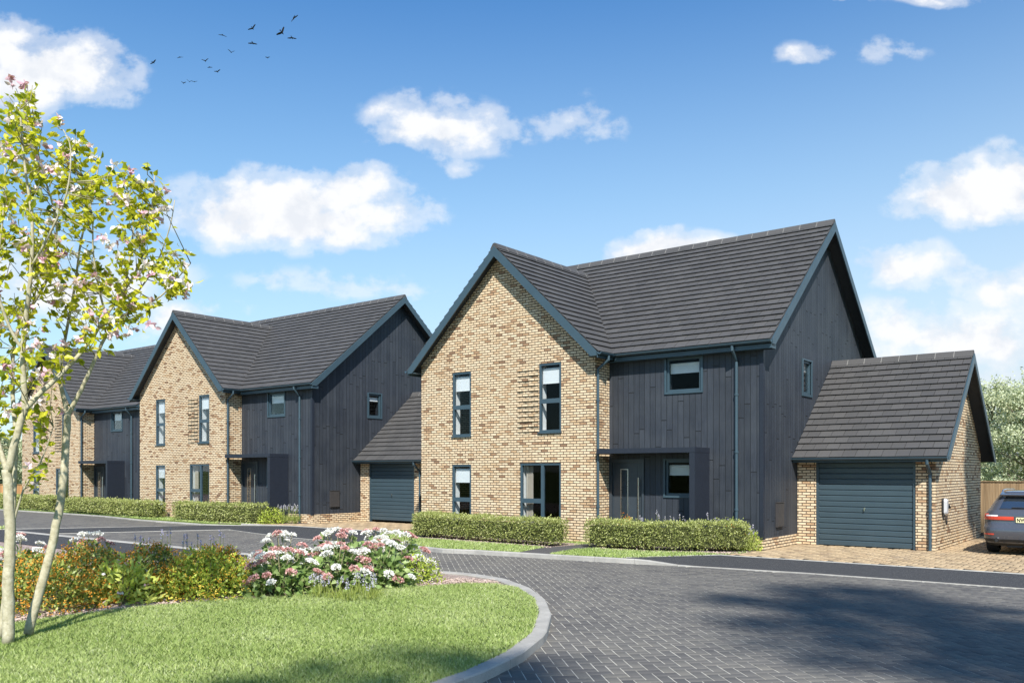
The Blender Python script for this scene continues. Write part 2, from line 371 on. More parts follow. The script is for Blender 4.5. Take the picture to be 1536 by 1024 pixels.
def window(parent, org, ax, nin, u0, u1, z0, z1, bars=(), vbars=(), blind=0.0, curtain=False, fw=.06, label=None, trim=0.0, sill=True):
    """frame part with pane / blind / curtain sub-parts. bars: heights of transoms, vbars: (u, z0, z1) mullions"""
    org, ax, nin = V(org), V(ax), V(nin); out = -nin
    def pr(mb, a, b, c, d, n0, n1, m=0):
        q = [org + ax*a + V((0,0,c)) + nin*n0, org + ax*b + V((0,0,c)) + nin*n0, org + ax*b + V((0,0,d)) + nin*n0, org + ax*a + V((0,0,d)) + nin*n0]
        mb.prism(q, nin*(n1 - n0), m)
    f = MB(); a, b = .015, .085
    pr(f, u0, u0 + fw, z0, z1, a, b); pr(f, u1 - fw, u1, z0, z1, a, b)
    pr(f, u0 + fw, u1 - fw, z0, z0 + fw, a, b); pr(f, u0 + fw, u1 - fw, z1 - fw, z1, a, b)
    for z in bars: pr(f, u0 + fw, (vbars[0][0] - .04) if vbars else u1 - fw, z - .06, z + .06, a + .002, b - .002)
    for (u, c, d) in vbars: pr(f, u - .045, u + .045, c, d, a + .003, b - .003)
    if sill: pr(f, u0 - .02, u1 + .02, z0 - .035, z0, -.045, .06)
    if trim:
        pr(f, u0 - trim, u0, z0 - trim, z1 + trim*.6, -.03, .02); pr(f, u1, u1 + trim, z0 - trim, z1 + trim*.6, -.03, .02)
        pr(f, u0, u1, z1, z1 + trim*.6, -.03, .02); pr(f, u0, u1, z0 - trim, z0, -.03, .02)
    fr = f.build('window', M['blue'], parent)
    if label: fr['label'] = label
    g = MB(); q = [org + ax*u0 + V((0,0,z0)) + nin*.05, org + ax*u1 + V((0,0,z0)) + nin*.05, org + ax*u1 + V((0,0,z1)) + nin*.05, org + ax*u0 + V((0,0,z1)) + nin*.05]
    g.prism(q, nin*.006); g.build('pane', M['glass'], fr)
    if blind:
        m = MB(); pr(m, u0 + .05, u1 - .05, z1 - blind, z1 - .17, .115, .119); pr(m, u0 + .05, u1 - .05, z1 - blind - .02, z1 - blind, .11, .124)
        mm = [org + ax*(u0 + .05) + V((0,0,z1 - .15)) + nin*.13, org + ax*(u1 - .05) + V((0,0,z1 - .15)) + nin*.13]; m.tube(mm, .03, 8)
        m.build('blind', M['blind'], fr)
    if curtain:
        m = MB(); n = 26; pts = []
        for i in range(n + 1):
            u = u0 + .07 + .23*i/n; w = .20 + .035*math.sin(i*1.2) + .012*math.sin(i*3.7)
            pts.append(org + ax*u + nin*w)
        for i in range(n):
            p, r = pts[i], pts[i+1]; m.face([p + V((0,0,z0 + .02)), r + V((0,0,z0 + .02)), r + V((0,0,z1 - .08)), p + V((0,0,z1 - .08))])
        m.build('curtain', M['curtain'], fr, True)
    return fr

def make_house():
    H = empty('detached_house')
    # --- walls
    ul = (1.24, 1.945, 2.83, 4.665); ur = (4.334, 5.052, 2.86, 4.69); ll = (1.224, 1.949, .19, 2.02); fr = (3.697, 5.046, .20, 2.045)
    b = MB()
    wall_rect(b, (0,0,0), (1,0,0), 0, WG, -.3, ZE, [ul, ur, ll, fr], (0,1,0))
    zt = ZE - .02 + SG*EX
    gt = lambda x: ZA - SG*abs(x - WG/2) - .05
    b.face([(0,0,ZE), (WG,0,ZE), (WG,0,gt(WG)), (WG/2,0,gt(WG/2)), (0,0,gt(0))])
    b.face([(WG,0,-.3), (WG,DR,-.3), (WG,DR,4.90), (WG,0,4.90)])                # brick return
    b.face([(0,DR+D,-.3), (0,0,-.3), (0,0,4.9), (0,DR,4.9), (0,YR,ZM-.08), (0,DR+D,4.9)]) # far side
    b.face([(W,DR+D,-.3), (0,DR+D,-.3), (0,DR+D,4.9), (W,DR+D,4.9)])
    b.box(WG+.001, W+.012, DR-.012, DR+.3, -.3, .255)                               # plinth under boards
    b.box(W-.3, W+.012, DR+.3, DR+D, -.3, .255)
    b.build('brick_wall', M['brick'], H)
    # projecting brick courses beside the upper window
    p = MB(); z = .0685*42
    while z < 4.6:
        x = 3.63
        while x < 4.30:
            p.box(x + .004, min(x + .201, 4.325), -.030 + random.uniform(-.010, .010), .01, z + .005, z + .0645); x += .205
        z += .137
    p.build('projecting_brick_courses', M['brick'], H)
    c = MB()
    uw = (7.75, 8.68, 3.78, 4.62); lw = (7.72, 8.62, 1.22, 2.10); dr = (6.16, 7.08, .0, 2.09)
    wall_rect(c, (0,DR,0), (1,0,0), WG, W, .255, 4.90, [uw, lw, (dr[0], dr[1], .255, dr[3])], (0,1,0))
    sw = (3.33, 3.95, 3.80, 4.66)
    wall_rect(c, (W,0,0), (0,1,0), DR, DR+D, .255, 4.90, [sw], (-1,0,0))
    mt = lambda y: ZM - SM*abs(y - YR) - .05
    c.face([(W,DR,4.90), (W,DR+D,4.90), (W,DR+D,mt(DR+D)), (W,YR,mt(YR)), (W,DR,mt(DR))])
    c.build('timber_cladding', M['clad'], H)
    t = MB(); t.box(W-.075, W+.022, DR-.022, DR+.075, .24, 4.75); t.build('corner_trim', M['canopy'], H)
    fl = MB(); fl.box(.02, W-.02, .75, DR+D-.02, -.05, .05); fl.box(.02, WG-.02, .02, .74, -.05, .05)
    fl.box(.02, W-.02, .75, DR+D-.02, 2.30, 2.56); fl.box(.02, WG-.02, .30, .74, 2.30, 2.56)
    fl.box(.02, W-.02, .74, DR+D-.02, 4.70, 4.74); fl.box(.02, WG-.02, .30, .73, 4.72, 4.76)
    fl.box(.05, W-.05, 4.4, 4.5, .05, 2.30); fl.box(.05, W-.05, 4.4, 4.5, 2.56, 4.70); fl.box(5.9, 6.0, .3, 4.4, .05, 2.3); fl.box(5.9, 6.0, .3, 4.4, 2.56, 4.7)
    fl.build('interior', M['inner'], H)
    for (a, c_, z0, z1) in (ul, ur, ll, fr):
        lb = MB(); lb.box(a + .001, a + .006, .09, .33, z0 + .001, z1 - .001); lb.box(c_ - .006, c_ - .001, .09, .33, z0 + .001, z1 - .001); lb.box(a + .007, c_ - .007, .09, .34, z0 + .001, z0 + .012); lb.build('window_reveal', M['blind'], H)
    # --- windows
    X, Y = V((1,0,0)), V((0,1,0)); NY = V((0,1,0))
    window(H, (0,0,0), X, NY, *ul, bars=(3.655,), blind=.52)
    window(H, (0,0,0), X, NY, *ur, bars=(3.685,), blind=.52)
    window(H, (0,0,0), X, NY, *ll, bars=(1.015,), blind=.50)
    window(H, (0,0,0), X, NY, *fr, bars=(1.03,), vbars=((4.43, .26, 1.985),), curtain=True, label='tall french window with a curtain')
    window(H, (0,DR,0), X, NY, *uw, blind=.36, trim=.05, sill=False)
    window(H, (0,DR,0), X, NY, *lw, blind=.36, trim=.05, sill=False)
    window(H, (W,0,0), Y, V((-1,0,0)), *sw, blind=.25, trim=.06, sill=False)
    # --- front door
    d = MB(); y = DR + .06
    d.box(6.10, 6.18, y-.09, y+.05, .05, 2.13); d.box(7.06, 7.12, y-.09, y+.05, .05, 2.13); d.box(6.18, 7.06, y-.09, y+.05, 2.05, 2.13)
    d.box(6.18, 7.06, y-.03, y+.03, .07, 2.05)
    d.box(6.10, 7.12, y-.16, y+.02, -.05, .05)
    for x in (6.90,): d.box(x, x+.012, y-.034, y-.02, .1, 2.02)
    dd = d.build('front_door', M['door'], H)
    g = MB(); g.box(6.44, 6.62, y-.042, y-.032, .22, 1.86); g.build('door_glazing', M['glass'], dd)
    s = MB(); s.box(6.415, 6.44, y-.046, y-.031, .20, 1.88); s.box(6.62, 6.645, y-.046, y-.031, .20, 1.88); s.box(6.44, 6.62, y-.046, y-.031, 1.86, 1.88); s.box(6.44, 6.62, y-.046, y-.031, .20, .22)
    s.build('glazing_trim', M['steel'], dd)
    h = MB(); h.tube([(6.98, y-.11, .42), (6.98, y-.11, 1.66)], .020, 10)
    for z in (.6, 1.48): h.tube([(6.98, y-.03, z), (6.98, y-.105, z)], .012, 8)
    h.build('handle', M['steel'], dd)
    # --- canopy
    c = MB(); c.box(6.20, 8.90, -.10, DR-.003, 2.265, 2.385); c.box(8.755, 8.895, -.092, DR-.004, -.05, 2.263); c.build('porch_canopy', M['canopy'], H)
    mb = MB(); mb.box(W+.005, W+.055, 1.47, 1.89, .49, 1.07); mb.box(W+.055, W+.063, 1.485, 1.875, .505, 1.055); mb.box(W+.02, W+.075, 1.46, 1.90, 1.07, 1.085); mb.build('meter_box', M['meter'], H)
    # --- main roof
    r = MB(); Lm = W + 2*XR; run = D/2 + EX; Lu = run*math.sqrt(1 + SM*SM)
    tiles(r, (-XR, DR-EX, ZE), (1,0,0), (0,1,SM), Lm, Lu); tiles(r, (W+XR, DR+D+EX, ZE), (-1,0,0), (0,-1,SM), Lm, Lu)
    for s in (1, -1):
        y0 = DR - EX if s == 1 else DR + D + EX
        q = [(-XR+.002, y0, ZE), (-XR+.002, YR, ZM), (-XR+.002, YR, ZM-.13), (-XR+.002, y0, ZE-.10)]
        r.prism(q, (Lm-.004, 0, 0), 1)
    roof = r.build('roof', [M['tile'], M['soffit']], H)
    k = MB(); ridge(k, (-XR-.01, YR, ZM), (W+XR+.01, YR, ZM)); k.build('ridge_tiles', [M['tile'], M['kerb']], roof)
    for xx, ox in ((W+XR, 1), (-XR, -1)):
        for dy in (-1, 1):
            bb = MB(); barge(bb, (xx, YR, ZM), [(0,dy,0)], run, SM, (ox,0,0), .19); bb.build('bargeboard', M['blue'], roof)
    f = MB(); f.box(WG+EX+.05, W+XR, DR-EX, DR-EX+.025, ZE-.20, ZE-.012); f.box(WG+.01, W+XR-.03, DR-EX+.025, DR+.02, ZE-.20, ZE-.18)
    f.box(W+.0, W+XR, DR-EX+.03, DR+.02, ZE-.20, ZE-.08)
    f.build('fascia', M['blue'], roof)
    # gable roof
    r = MB(); run = WG/2 + EX; Lu = run*math.sqrt(1 + SG*SG); Yb = DR - EX + (ZA - ZE)/SM + .25; Lg = Yb + OY
    tiles(r, (WG+EX, -OY, ZE), (0,1,0), (-1,0,SG), Lg, Lu); tiles(r, (-EX, Yb, ZE), (0,-1,0), (1,0,SG), Lg, Lu)
    for s in (1, -1):
        x0 = WG/2 + s*run
        q = [(x0, -OY+.002, ZE), (WG/2, -OY+.002, ZA), (WG/2, -OY+.002, ZA-.13), (x0, -OY+.002, ZE-.10)]
        r.prism(q, (0, DR + OY, 0), 1)
    groof = r.build('gable_roof', [M['tile'], M['soffit']], H)
    k = MB(); ridge(k, (WG/2, -OY-.01, ZA), (WG/2, Yb, ZA)); k.build('ridge_tiles', [M['tile'], M['kerb']], groof)
    for dx, x0, x1 in ((-1, -EX, -.002), (1, WG+.002, WG+EX)):
        bb = MB(); barge(bb, (WG/2, -OY, ZA), [(dx,0,0)], run, SG, (0,-1,0), .20); bb.box(x0, x1, -OY+.001, .0, ZE-.11, ZE-.085); bb.build('bargeboard', M['blue'], groof)
    f = MB(); f.box(WG+EX, WG+EX+.022, -OY, DR-EX, ZE-.16, ZE-.012); f.build('fascia', M['blue'], groof); f = MB(); f.box(-EX-.022, -EX, -OY, 1.2, ZE-.16, ZE-.012); f.build('fascia', M['blue'], groof)
    g = MB(); gutter(g, (WG+EX+.15, DR-EX-.002, ZE-.02), (W+XR+.02, DR-EX-.002, ZE-.02), (0,-1,0)); g.build('gutter', M['blue'], H)
    g = MB(); gutter(g, (WG+EX+.022, -OY-.02, ZE-.02), (WG+EX+.022, DR-EX+.0, ZE-.02), (1,0,0))
    g.build('gutter', M['blue'], H); g = MB()
    gutter(g, (-EX-.022, -OY-.02, ZE-.02), (-EX-.022, 1.0, ZE-.02), (-1,0,0))
    g.build('gutter', M['blue'], H)
    p = MB(); pipe(p, (WG+EX+.10, .10, ZE-.08), (WG+.05, .07, 0), -.1); p.build('downpipe', M['blue'], H)
    p = MB(); pipe(p, (9.60, DR-EX-.06, ZE-.08), (9.60, DR-.06, 0), -.1); p.build('downpipe', M['blue'], H)
    return H

def add_garage(H):
    b = MB(); gd = (10.695, 12.985, -.3, 2.09)
    wall_rect(b, (0,GY,0), (1,0,0), W+.013, GX, -.3, 2.12, [gd], (0,1,0))
    t = lambda y: GZA - SGG*abs(y - GYR) - .05
    b.face([(GX,GY,-.3), (GX,GY+GD,-.3), (GX,GY+GD,t(GY+GD)), (GX,GYR,t(GYR)), (GX,GY,t(GY))])
    b.face([(W,GY+GD,-.3), (GX,GY+GD,-.3), (GX,GY+GD,2.3), (W,GY+GD,2.3)])
    b.build('garage_wall', M['brick'], H)
    r = MB(); L = GX + .30 - W - .004; run = GD/2 + .30; Lu = run*math.sqrt(1 + SGG*SGG)
    tiles(r, (W+.004, GY-.30, GZE), (1,0,0), (0,1,SGG), L, Lu); tiles(r, (GX+.30, GY+GD+.30, GZE), (-1,0,0), (0,-1,SGG), L, Lu)
    for s in (1, -1):
        y0 = GYR - s*run
        r.prism([(W+.003, y0, GZE), (W+.003, GYR, GZA), (W+.003, GYR, GZA-.13), (W+.003, y0, GZE-.08)], (L-.002, 0, 0), 1)
    ro = r.build('garage_roof', [M['tile'], M['soffit']], H)
    k = MB(); ridge(k, (W+.004, GYR, GZA), (GX+.31, GYR, GZA)); k.build('ridge_tiles', [M['tile'], M['kerb']], ro)
    for dy in (-1, 1):
        bb = MB(); barge(bb, (GX+.30, GYR, GZA), [(0,dy,0)], run, SGG, (1,0,0), .17, foot=.09); bb.build('bargeboard', M['blue'], ro)
    f = MB(); f.box(W+.004, GX+.30, GY-.30, GY-.278, GZE-.12, GZE-.012); f.box(W+.02, GX+.29, GY-.278, GY-.004, GZE-.12, GZE-.10); f.build('fascia', M['blue'], ro)
    g = MB(); gutter(g, (W+.0, GY-.302, GZE-.01), (GX+.32, GY-.302, GZE-.01), (0,-1,0)); g.build('gutter', M['blue'], H)
    p = MB(); pipe(p, (13.30, GY-.36, GZE-.06), (13.30, GY-.05, 0), -.1); p.build('downpipe', M['blue'], H)
    d = MB(); y = GY + .07; x0, x1 = gd[0], gd[1]
    d.box(x0, x0+.06, y-.05, y+.03, -.1, 2.09); d.box(x1-.06, x1, y-.05, y+.03, -.1, 2.09); d.box(x0+.06, x1-.06, y-.05, y+.03, 2.04, 2.09)
    n = 15; hh = 2.035 / n
    for i in range(n):
        z0, z1 = .005 + i*hh, .005 + (i+1)*hh
        prof = [(y, z0+.004), (y-.016, z0+.018), (y-.016, z1-.020), (y-.010, z1-.008), (y, z1-.004), (y+.02, z1-.004), (y+.02, z0+.004)]
        d.prism([(x0+.062, a, c) for a, c in prof], (x1-x0-.124, 0, 0), 0, .5)
    d.box(x0+.062, x1-.062, y+.004, y+.03, 0, 2.04)
    gd_ = d.build('garage_door', M['gdoor'], H)
    h = MB(); xm = (x0+x1)/2; h.tube([(xm, y-.016, .93), (xm, y-.05, .93)], .022, 10); h.box(xm-.012, xm+.012, y-.065, y-.05, .87, .95); h.build('handle', M['chrome'], gd_)

house = make_house()
house3 = copy_tree(house); house3.location = (-28.739, .633, -.08)
add_garage(house)
house2 = copy_tree(house); house2.location = (-16.2045, .069, .06)
GRP = 'row of brick and dark boarded houses'
tag(house, 'nearest brick gabled house with dark boarded side and attached garage beside the grey car', 'house', GRP)
tag(house2, 'middle brick gabled house of the row, its garage tucked against the nearest house', 'house', GRP)
tag(house3, 'farthest brick gabled house of the row, partly behind the flowering tree', 'house', GRP)

# ------------------------------------------------------------------ ground
def sheet(name, poly, z, m, kind='structure'):
    mb = MB()
    if hasattr(z, '__len__'): mb.face([(x, y, zz) for (x, y), zz in zip(poly, z)])
    else: mb.face([(x, y, z) for x, y in poly])
    o = mb.build(name, m); o['kind'] = kind; return o

def inside(poly, x, y):
    poly = np.asarray(poly); r = np.zeros(x.shape, bool); j = len(poly) - 1
    for i in range(len(poly)):
        xi, yi = poly[i]; xj, yj = poly[j]
        r ^= ((yi > y) != (yj > y)) & (x < (xj - xi)*(y - yi)/(yj - yi + 1e-12) + xi); j = i
    return r

def herringbone(polys, ang, Wd, z, gap=.006, bev=.006, h=.012):
    """two-to-one herringbone blocks covering the polygons; returns verts, faces, tint"""
    ca, sa = math.cos(ang), math.sin(ang); out = []
    allp = np.concatenate([np.asarray(p, float) for p in polys]); 
    R = np.stack([allp @ np.array([ca, sa]), allp @ np.array([-sa, ca])], 1) / Wd
    lo, hi = R.min(0) - 3, R.max(0) + 3
    bs = []
    # lattice (1,-1) and (2,2)
    for b in range(int((lo.sum())/4) - 2, int((hi.sum())/4) + 3):
        a0 = int((lo[0]-hi[1])/2) - 3; a1 = int((hi[0]-lo[1])/2) + 3
        a = np.arange(a0, a1 + 1); ox, oy = a + 2*b, -a + 2*b
        bs.append(np.stack([ox, oy, ox+2, oy+1], 1)); bs.append(np.stack([ox+2, oy, ox+3, oy+2], 1))
    B = np.concatenate(bs).astype(float); cx, cy = (B[:,0]+B[:,2])/2*Wd, (B[:,1]+B[:,3])/2*Wd
    wx, wy = cx*ca - cy*sa, cx*sa + cy*ca
    keep = np.zeros(len(B), bool)
    for p in polys: keep |= inside(p, wx, wy)
    B = B[keep]*Wd; n = len(B)
    x0, y0, x1, y1 = B[:,0]+gap/2, B[:,1]+gap/2, B[:,2]-gap/2, B[:,3]-gap/2
    zz = z + RNG.uniform(-.0015, .0015, n)
    def ring(i, zq): return np.stack([np.stack([x0+i, y0+i, zq], 1), np.stack([x1-i, y0+i, zq], 1), np.stack([x1-i, y1-i, zq], 1), np.stack([x0+i, y1-i, zq], 1)], 1)
    top = ring(bev, zz); mid = ring(0, zz - bev*.7); bot = ring(0, zz - h)
    vv = np.concatenate([top, mid, bot], 1).reshape(-1, 3)
    x, y = vv[:,0].copy(), vv[:,1].copy(); vv[:,0] = x*ca - y*sa; vv[:,1] = x*sa + y*ca
    f = [(0,1,2,3)] + [(4+i, 4+(i+1) % 4, (i+1) % 4, i) for i in range(4)] + [(8+i, 8+(i+1) % 4, 4+(i+1) % 4, 4+i) for i in range(4)]
    F = (np.arange(n)[:,None,None]*12 + np.array(f)[None]).reshape(-1, 4)
    return vv, F, np.repeat(RNG.random(n), 9)

g = MB(); g.face([(-2500,-2500,-.17), (2500,-2500,-.17), (2500,2500,-.17), (-2500,2500,-.17)]); g.build('ground', M['ground'])['kind'] = 'structure'
ROADZ = -.10
ROAD = [(-11.2,-7.2), (-6.9,-1.9), (-4.9,-2.35), (-2.4,-2.8), (.9,-3.1), (4.15,-3.45), (6,-3.15), (8,-3.0), (9.9,-2.65), (12.3,-2.40), (26,-2.3), (26,-22), (13.0,-22), (12.9,-14), (12.8,-12.6), (12.6,-11.8), (12.15,-10.8), (11.4,-9.7), (10.6,-8.7), (9.7,-7.9), (8.7,-7.25), (7.8,-7.0), (7.2,-7.05)]
COURT = [(-46,-6.3), (-12.6,-6.3), (-9.35,-1.15), (-14.2,-1.05), (-18.2,-.50), (-23,-.40), (-46,-.9)]
sheet('road_bed', [(-47,-23), (27,-23), (27,-.9), (-47,-.2)], ROADZ - .0048, M['sand'])
vv, F, tt = herringbone([ROAD, COURT], math.radians(45), .122, ROADZ, gap=.008)
o = np_mesh('block_paved_road', vv, F, M['pav'], tt); o['kind'] = 'structure'
# raised ground either side
def plinth(name, poly, z, m, kind='structure'):
    mb = MB(); n = len(poly); mb.face([(x, y, z) for x, y in poly])
    for i in range(n):
        a, b = poly[i], poly[(i+1) % n]; mb.face([(a[0],a[1],-.2), (b[0],b[1],-.2), (b[0],b[1],z), (a[0],a[1],z)])
    o = mb.build(name, m); o['kind'] = kind; return o
PLOT1 = [(-1.25,-.35), (.80,-2.62), (.95,-2.98), (2.5,-3.22), (4.15,-3.46), (5.0,-3.24), (6,-3.14), (7.5,-2.99), (8.55,-2.80), (9.94,-.88), (10.25,.60), (10.25,9), (-.9,9), (-1.25,2.9)]
plinth('front_lawn_ground', PLOT1, -.012, M['turf'])
DRIVE1 = [(9.94,-.85), (26,-.72), (26,12), (10.24,12), (10.24,.6)]
plinth('driveway_base', DRIVE1, -.012, M['drivejoint'])
vv, F, tt = herringbone([[(9.94,-.75), (26,-.64), (26,11.9), (13.4,11.9), (13.4,2.95), (10.25,2.95), (10.25,.6)]], 0, .125, 0, gap=.020, bev=.010, h=.011)
o = np_mesh('block_paved_driveway', vv, F, M['tan'], tt); o['kind'] = 'structure'
DRIVE2 = [(-8.0,-.72), (-5.65,-.36), (-1.25,-.36), (-1.25,3.1), (-6.0,3.1), (-6.0,.75)]
plinth('driveway_base', DRIVE2, -.012, M['drivejoint'])
vv, F, tt = herringbone([[(-7.8,-.6), (-5.65,-.27), (-1.27,-.27), (-1.27,3.0), (-6.0,3.0), (-6.0,.7)]], 0, .125, 0, gap=.020, bev=.010, h=.011)
o = np_mesh('block_paved_driveway', vv, F, M['tan'], tt); o['kind'] = 'structure'
PLOT2 = [(-46,-.85), (-23,-.32), (-18.2,-.42), (-14.2,-.98), (-9.45,-1.05), (-8.0,-.66), (-6.05,.7), (-6.05,9), (-46,9)]
plinth('front_lawn_ground', PLOT2, -.012, M['turf'])
# asphalt strips
def strip(name, poly, zs, m):
    mb = MB(); mb.face([(x, y, z) for (x, y), z in zip(poly, zs)]); o = mb.build(name, m); o['kind'] = 'structure'; return o
strip('asphalt_crossover', [(8.55,-2.72), (9.0,-2.80), (9.86,-2.62), (12.3,-2.36), (26,-2.28), (26,-.74), (9.94,-.90)], [-.004, -.012, -.078, -.082, -.082, -.006, -.006], M['asphalt'])
mb = MB()
LA = [(-10.35,-7.15), (-6.85,-1.95), (-4.9,-2.40), (-2.4,-2.88), (.84,-3.02)]; LB = [(-12.9,-7.15), (-9.4,-1.20), (-5.65,-.40), (-3.2,-.40), (-1.32,-.40)]
for i in range(4):
    a, b, c, d = LA[i], LA[i+1], LB[i+1], LB[i]
    za = -.086; zb = -.086 if i == 0 else -.010
    mb.face([(*a, za), (*b, za), (*c, -.086 if i == 0 else zb), (*d, -.086 if i < 2 else zb)])
mb.face([(.84,-3.02,-.086), (.80,-2.66,-.086), (-1.32,-.40,-.010)])
mb.face([(-46,-9.05,-.02), (2.0,-9.05,-.02), (2.0,-7.18,-.02), (-10.35,-7.18,-.02), (-12.9,-7.18,-.02), (-46,-7.18,-.02)])
o = mb.build('asphalt_footway', M['asphalt']); o['kind'] = 'structure'
sheet('garden_path', [(6.05,-3.13), (6.90,-3.05), (6.68,-1.85), (7.1,-.6), (7.15,.66), (6.12,.66), (6.0,-.6), (5.80,-2.0)], -.006, M['path'])

def kerb(paths):
    mb = MB()
    for pts, zt, width, side in paths:
        P = [V((x, y, 0)) for x, y in pts]; cum = [0]
        for a, b in zip(P, P[1:]): cum.append(cum[-1] + (b-a).length)
        zt_ = zt if hasattr(zt, '__len__') else [zt]*len(P)
        def ev(s):
            for i in range(len(P)-1):
                if s <= cum[i+1] or i == len(P)-2:
                    t = (s - cum[i])/(cum[i+1]-cum[i]); t = min(max(t, 0), 1); return P[i].lerp(P[i+1], t), zt_[i]*(1-t) + zt_[i+1]*t, (P[i+1]-P[i]).normalized()
        n = max(1, round(cum[-1]/.915)); L = cum[-1]/n
        for k in range(n):
            tn = random.random()
            sub = 3
            rows = []
            for j in range(sub+1):
                s = k*L + .003 + (L-.006)*j/sub; p, z, d = ev(s); p2, _, d2 = ev(min(s+.15, cum[-1])); p0, _, d0 = ev(max(s-.15, 0)); d = (d0+d2).normalized(); nr = V((d.y, -d.x, 0))*side
                c = .014 if z > -.07 else .004
                rows.append([p + V((0,0,-.16)), p + V((0,0,z-c)), p - nr*c + V((0,0,z)), p - nr*(width-c) + V((0,0,z)), p - nr*width + V((0,0,z-c)), p - nr*width + V((0,0,-.16))])
            fs = []
            for j in range(sub):
                for q in range(5): fs.append((j*6+q, (j+1)*6+q, (j+1)*6+q+1, j*6+q+1))
            fs.append((0,1,2,3,4,5)); fs.append(tuple(sub*6+q for q in range(6))[::-1])
            mb.idx([v for r in rows for v in r], fs, 0, tn)
    return mb
# side=+1: body lies to the left of travel
MK = [(.9,-3.08), (2.5,-3.36), (4.15,-3.62), (5.0,-3.39), (6,-3.28), (7.5,-3.12), (9.07,-2.90), (9.86,-2.72), (12.3,-2.44), (16,-2.36), (26,-2.33)]
IK = [(13.1,-22), (13.05,-16), (12.98,-13.6), (12.87,-12.60), (12.66,-11.73), (12.24,-10.72), (11.5,-9.57), (10.71,-8.60), (9.81,-7.76), (8.74,-7.07), (7.86,-6.88), (6.5,-6.98), (2,-7.06), (-10.3,-7.06)]
kb = kerb([(MK, [0,0,0,0,0,0,.0,-.085,-.086,-.086,-.086], .125, 1), (IK, 0.0, .19, 1),
           ([(9.94,-.90), (26,-.77)], .004, .055, -1), ([(8.5,-2.74), (9.94,-.90)], .004, .05, 1),
           ([(-9.45,-6.35), (-6.85,-1.95), (-4.9,-2.42), (-2.4,-2.90), (.88,-3.05)], [-.088]*5, .10, 1), ([(-12.75,-6.3), (-9.4,-1.22)], -.088, .08, 1),
           ([(-8.0,-.72), (-5.65,-.38), (-1.27,-.38)], .004, .055, 1), ([(.86,-2.62), (-1.27,-.38)], .004, .07, 1),
           ([(-46,-.92), (-23,-.40), (-18.2,-.50), (-14.2,-1.06), (-9.4,-1.16), (-8.0,-.72)], -.05, .06, 1)])
o = kb.build('kerb', M['kerb']); o['kind'] = 'structure'
# island: planted bed and lawn
ISL = [(12.9,-21.9), (12.87,-16), (12.80,-13.6), (12.69,-12.66), (12.48,-11.81), (12.07,-10.82), (11.35,-9.70), (10.58,-8.74), (9.70,-7.92), (8.66,-7.25), (7.86,-7.06), (6.5,-7.16), (2.0,-7.24), (2.0,-9.05), (-46,-9.05), (-46,-21.9)]
plinth('planting_bed', ISL, -.03, M['soil'])
LAWN = [(12.9,-21.9), (12.87,-16), (12.80,-13.6), (12.69,-12.66), (12.48,-11.81), (12.07,-10.82), (11.35,-9.70), (10.58,-8.74), (9.70,-7.98), (9.15,-7.85), (8.75,-8.1), (8.29,-9.1), (7.89,-10.35), (7.25,-11.5), (6.92,-12.6), (6.86,-13.5), (6.9,-14.3), (6.4,-16), (5,-18), (3,-21.9)]
sheet('lawn_ground', LAWN, -.010, M['turf'])
sheet('planting_bed', [(.62,-1.45), (1.5,-1.55), (4,-1.62), (6.0,-1.75), (5.95,-.3), (.62,-.2)], -.007, M['soil'])
sheet('planting_bed', [(6.75,-1.3), (8.2,-1.25), (9.3,-.75), (9.92,-.80), (10.2,.55), (9.5,.66), (7.2,.66), (7.15,-.5)], -.007, M['soil'])
sheet('planting_bed', [(-12.3,-.85), (-9,-.95), (-7.6,-.5), (-6.1,.6), (-6.1,.75), (-12.3,.03)], -.007, M['soil'])

def grass(name, poly, dens, hgt, wid, label, z=-.01, excl=(), lim=None):
    p = np.asarray(poly); lo, hi = p.min(0), p.max(0)
    if lim: lo = np.maximum(lo, lim[0]); hi = np.minimum(hi, lim[1])
    n = int((hi-lo).prod()*dens); xy = lo + RNG.random((n, 2))*(hi-lo); k = inside(p, xy[:,0], xy[:,1])
    for e in excl: k &= ~inside(e, xy[:,0], xy[:,1])
    # keep only what the lens or a step aside could see, thin with distance behind
    rx, ry = xy[:,0]-CAM.x, xy[:,1]-CAM.y; dep = rx*FWD.x + ry*FWD.y; rr = rx*RGT.x + ry*RGT.y
    k &= (dep > 4.5) & (np.abs(rr/np.maximum(dep, .1)) < .80)
    xy = xy[k]; n = len(xy)
    th = RNG.random(n)*2*math.pi; lean = RNG.random(n)*.55 + .05
    hh = hgt*(.55 + .75*RNG.random(n)); d = np.stack([np.cos(th)*lean, np.sin(th)*lean, np.ones(n)], 1); d /= np.linalg.norm(d, axis=1, keepdims=True)
    ph = RNG.random(n)*2*math.pi; s = np.stack([np.cos(ph), np.sin(ph), np.zeros(n)], 1)*wid/2*(.7+.6*RNG.random(n))[:,None]
    b = np.stack([xy[:,0], xy[:,1], np.full(n, z)], 1)
    m = b + d*(hh*.55)[:,None]; tip = b + d*hh[:,None] + np.stack([np.cos(th)*hh*.25, np.sin(th)*hh*.25, -hh*.1], 1)
    vv = np.stack([b - s, b + s, m + s*.8, tip, m - s*.8], 1).reshape(-1, 3)
    F = np.arange(n*5).reshape(n, 5)
    pn = np.array([mnoise.noise(V((x*.9, y*.9, 3.1))) for x, y in xy]) if n < 400000 else np.zeros(n)
    t = np.clip(RNG.normal(.50, .22, n) + pn*.2, 0, 1)
    o = np_mesh(name, vv, F, M['grass'], t); tag(o, label, kind='stuff'); return o
LCX, LCY = 9.6, -12.2
grass('lawn_grass', [(LCX + (x-LCX)*1.012, LCY + (y-LCY)*1.012) for x, y in LAWN], 8500, .048, .0046, 'short bright green lawn inside the curved kerb', lim=((5, -17), (13, -7)))
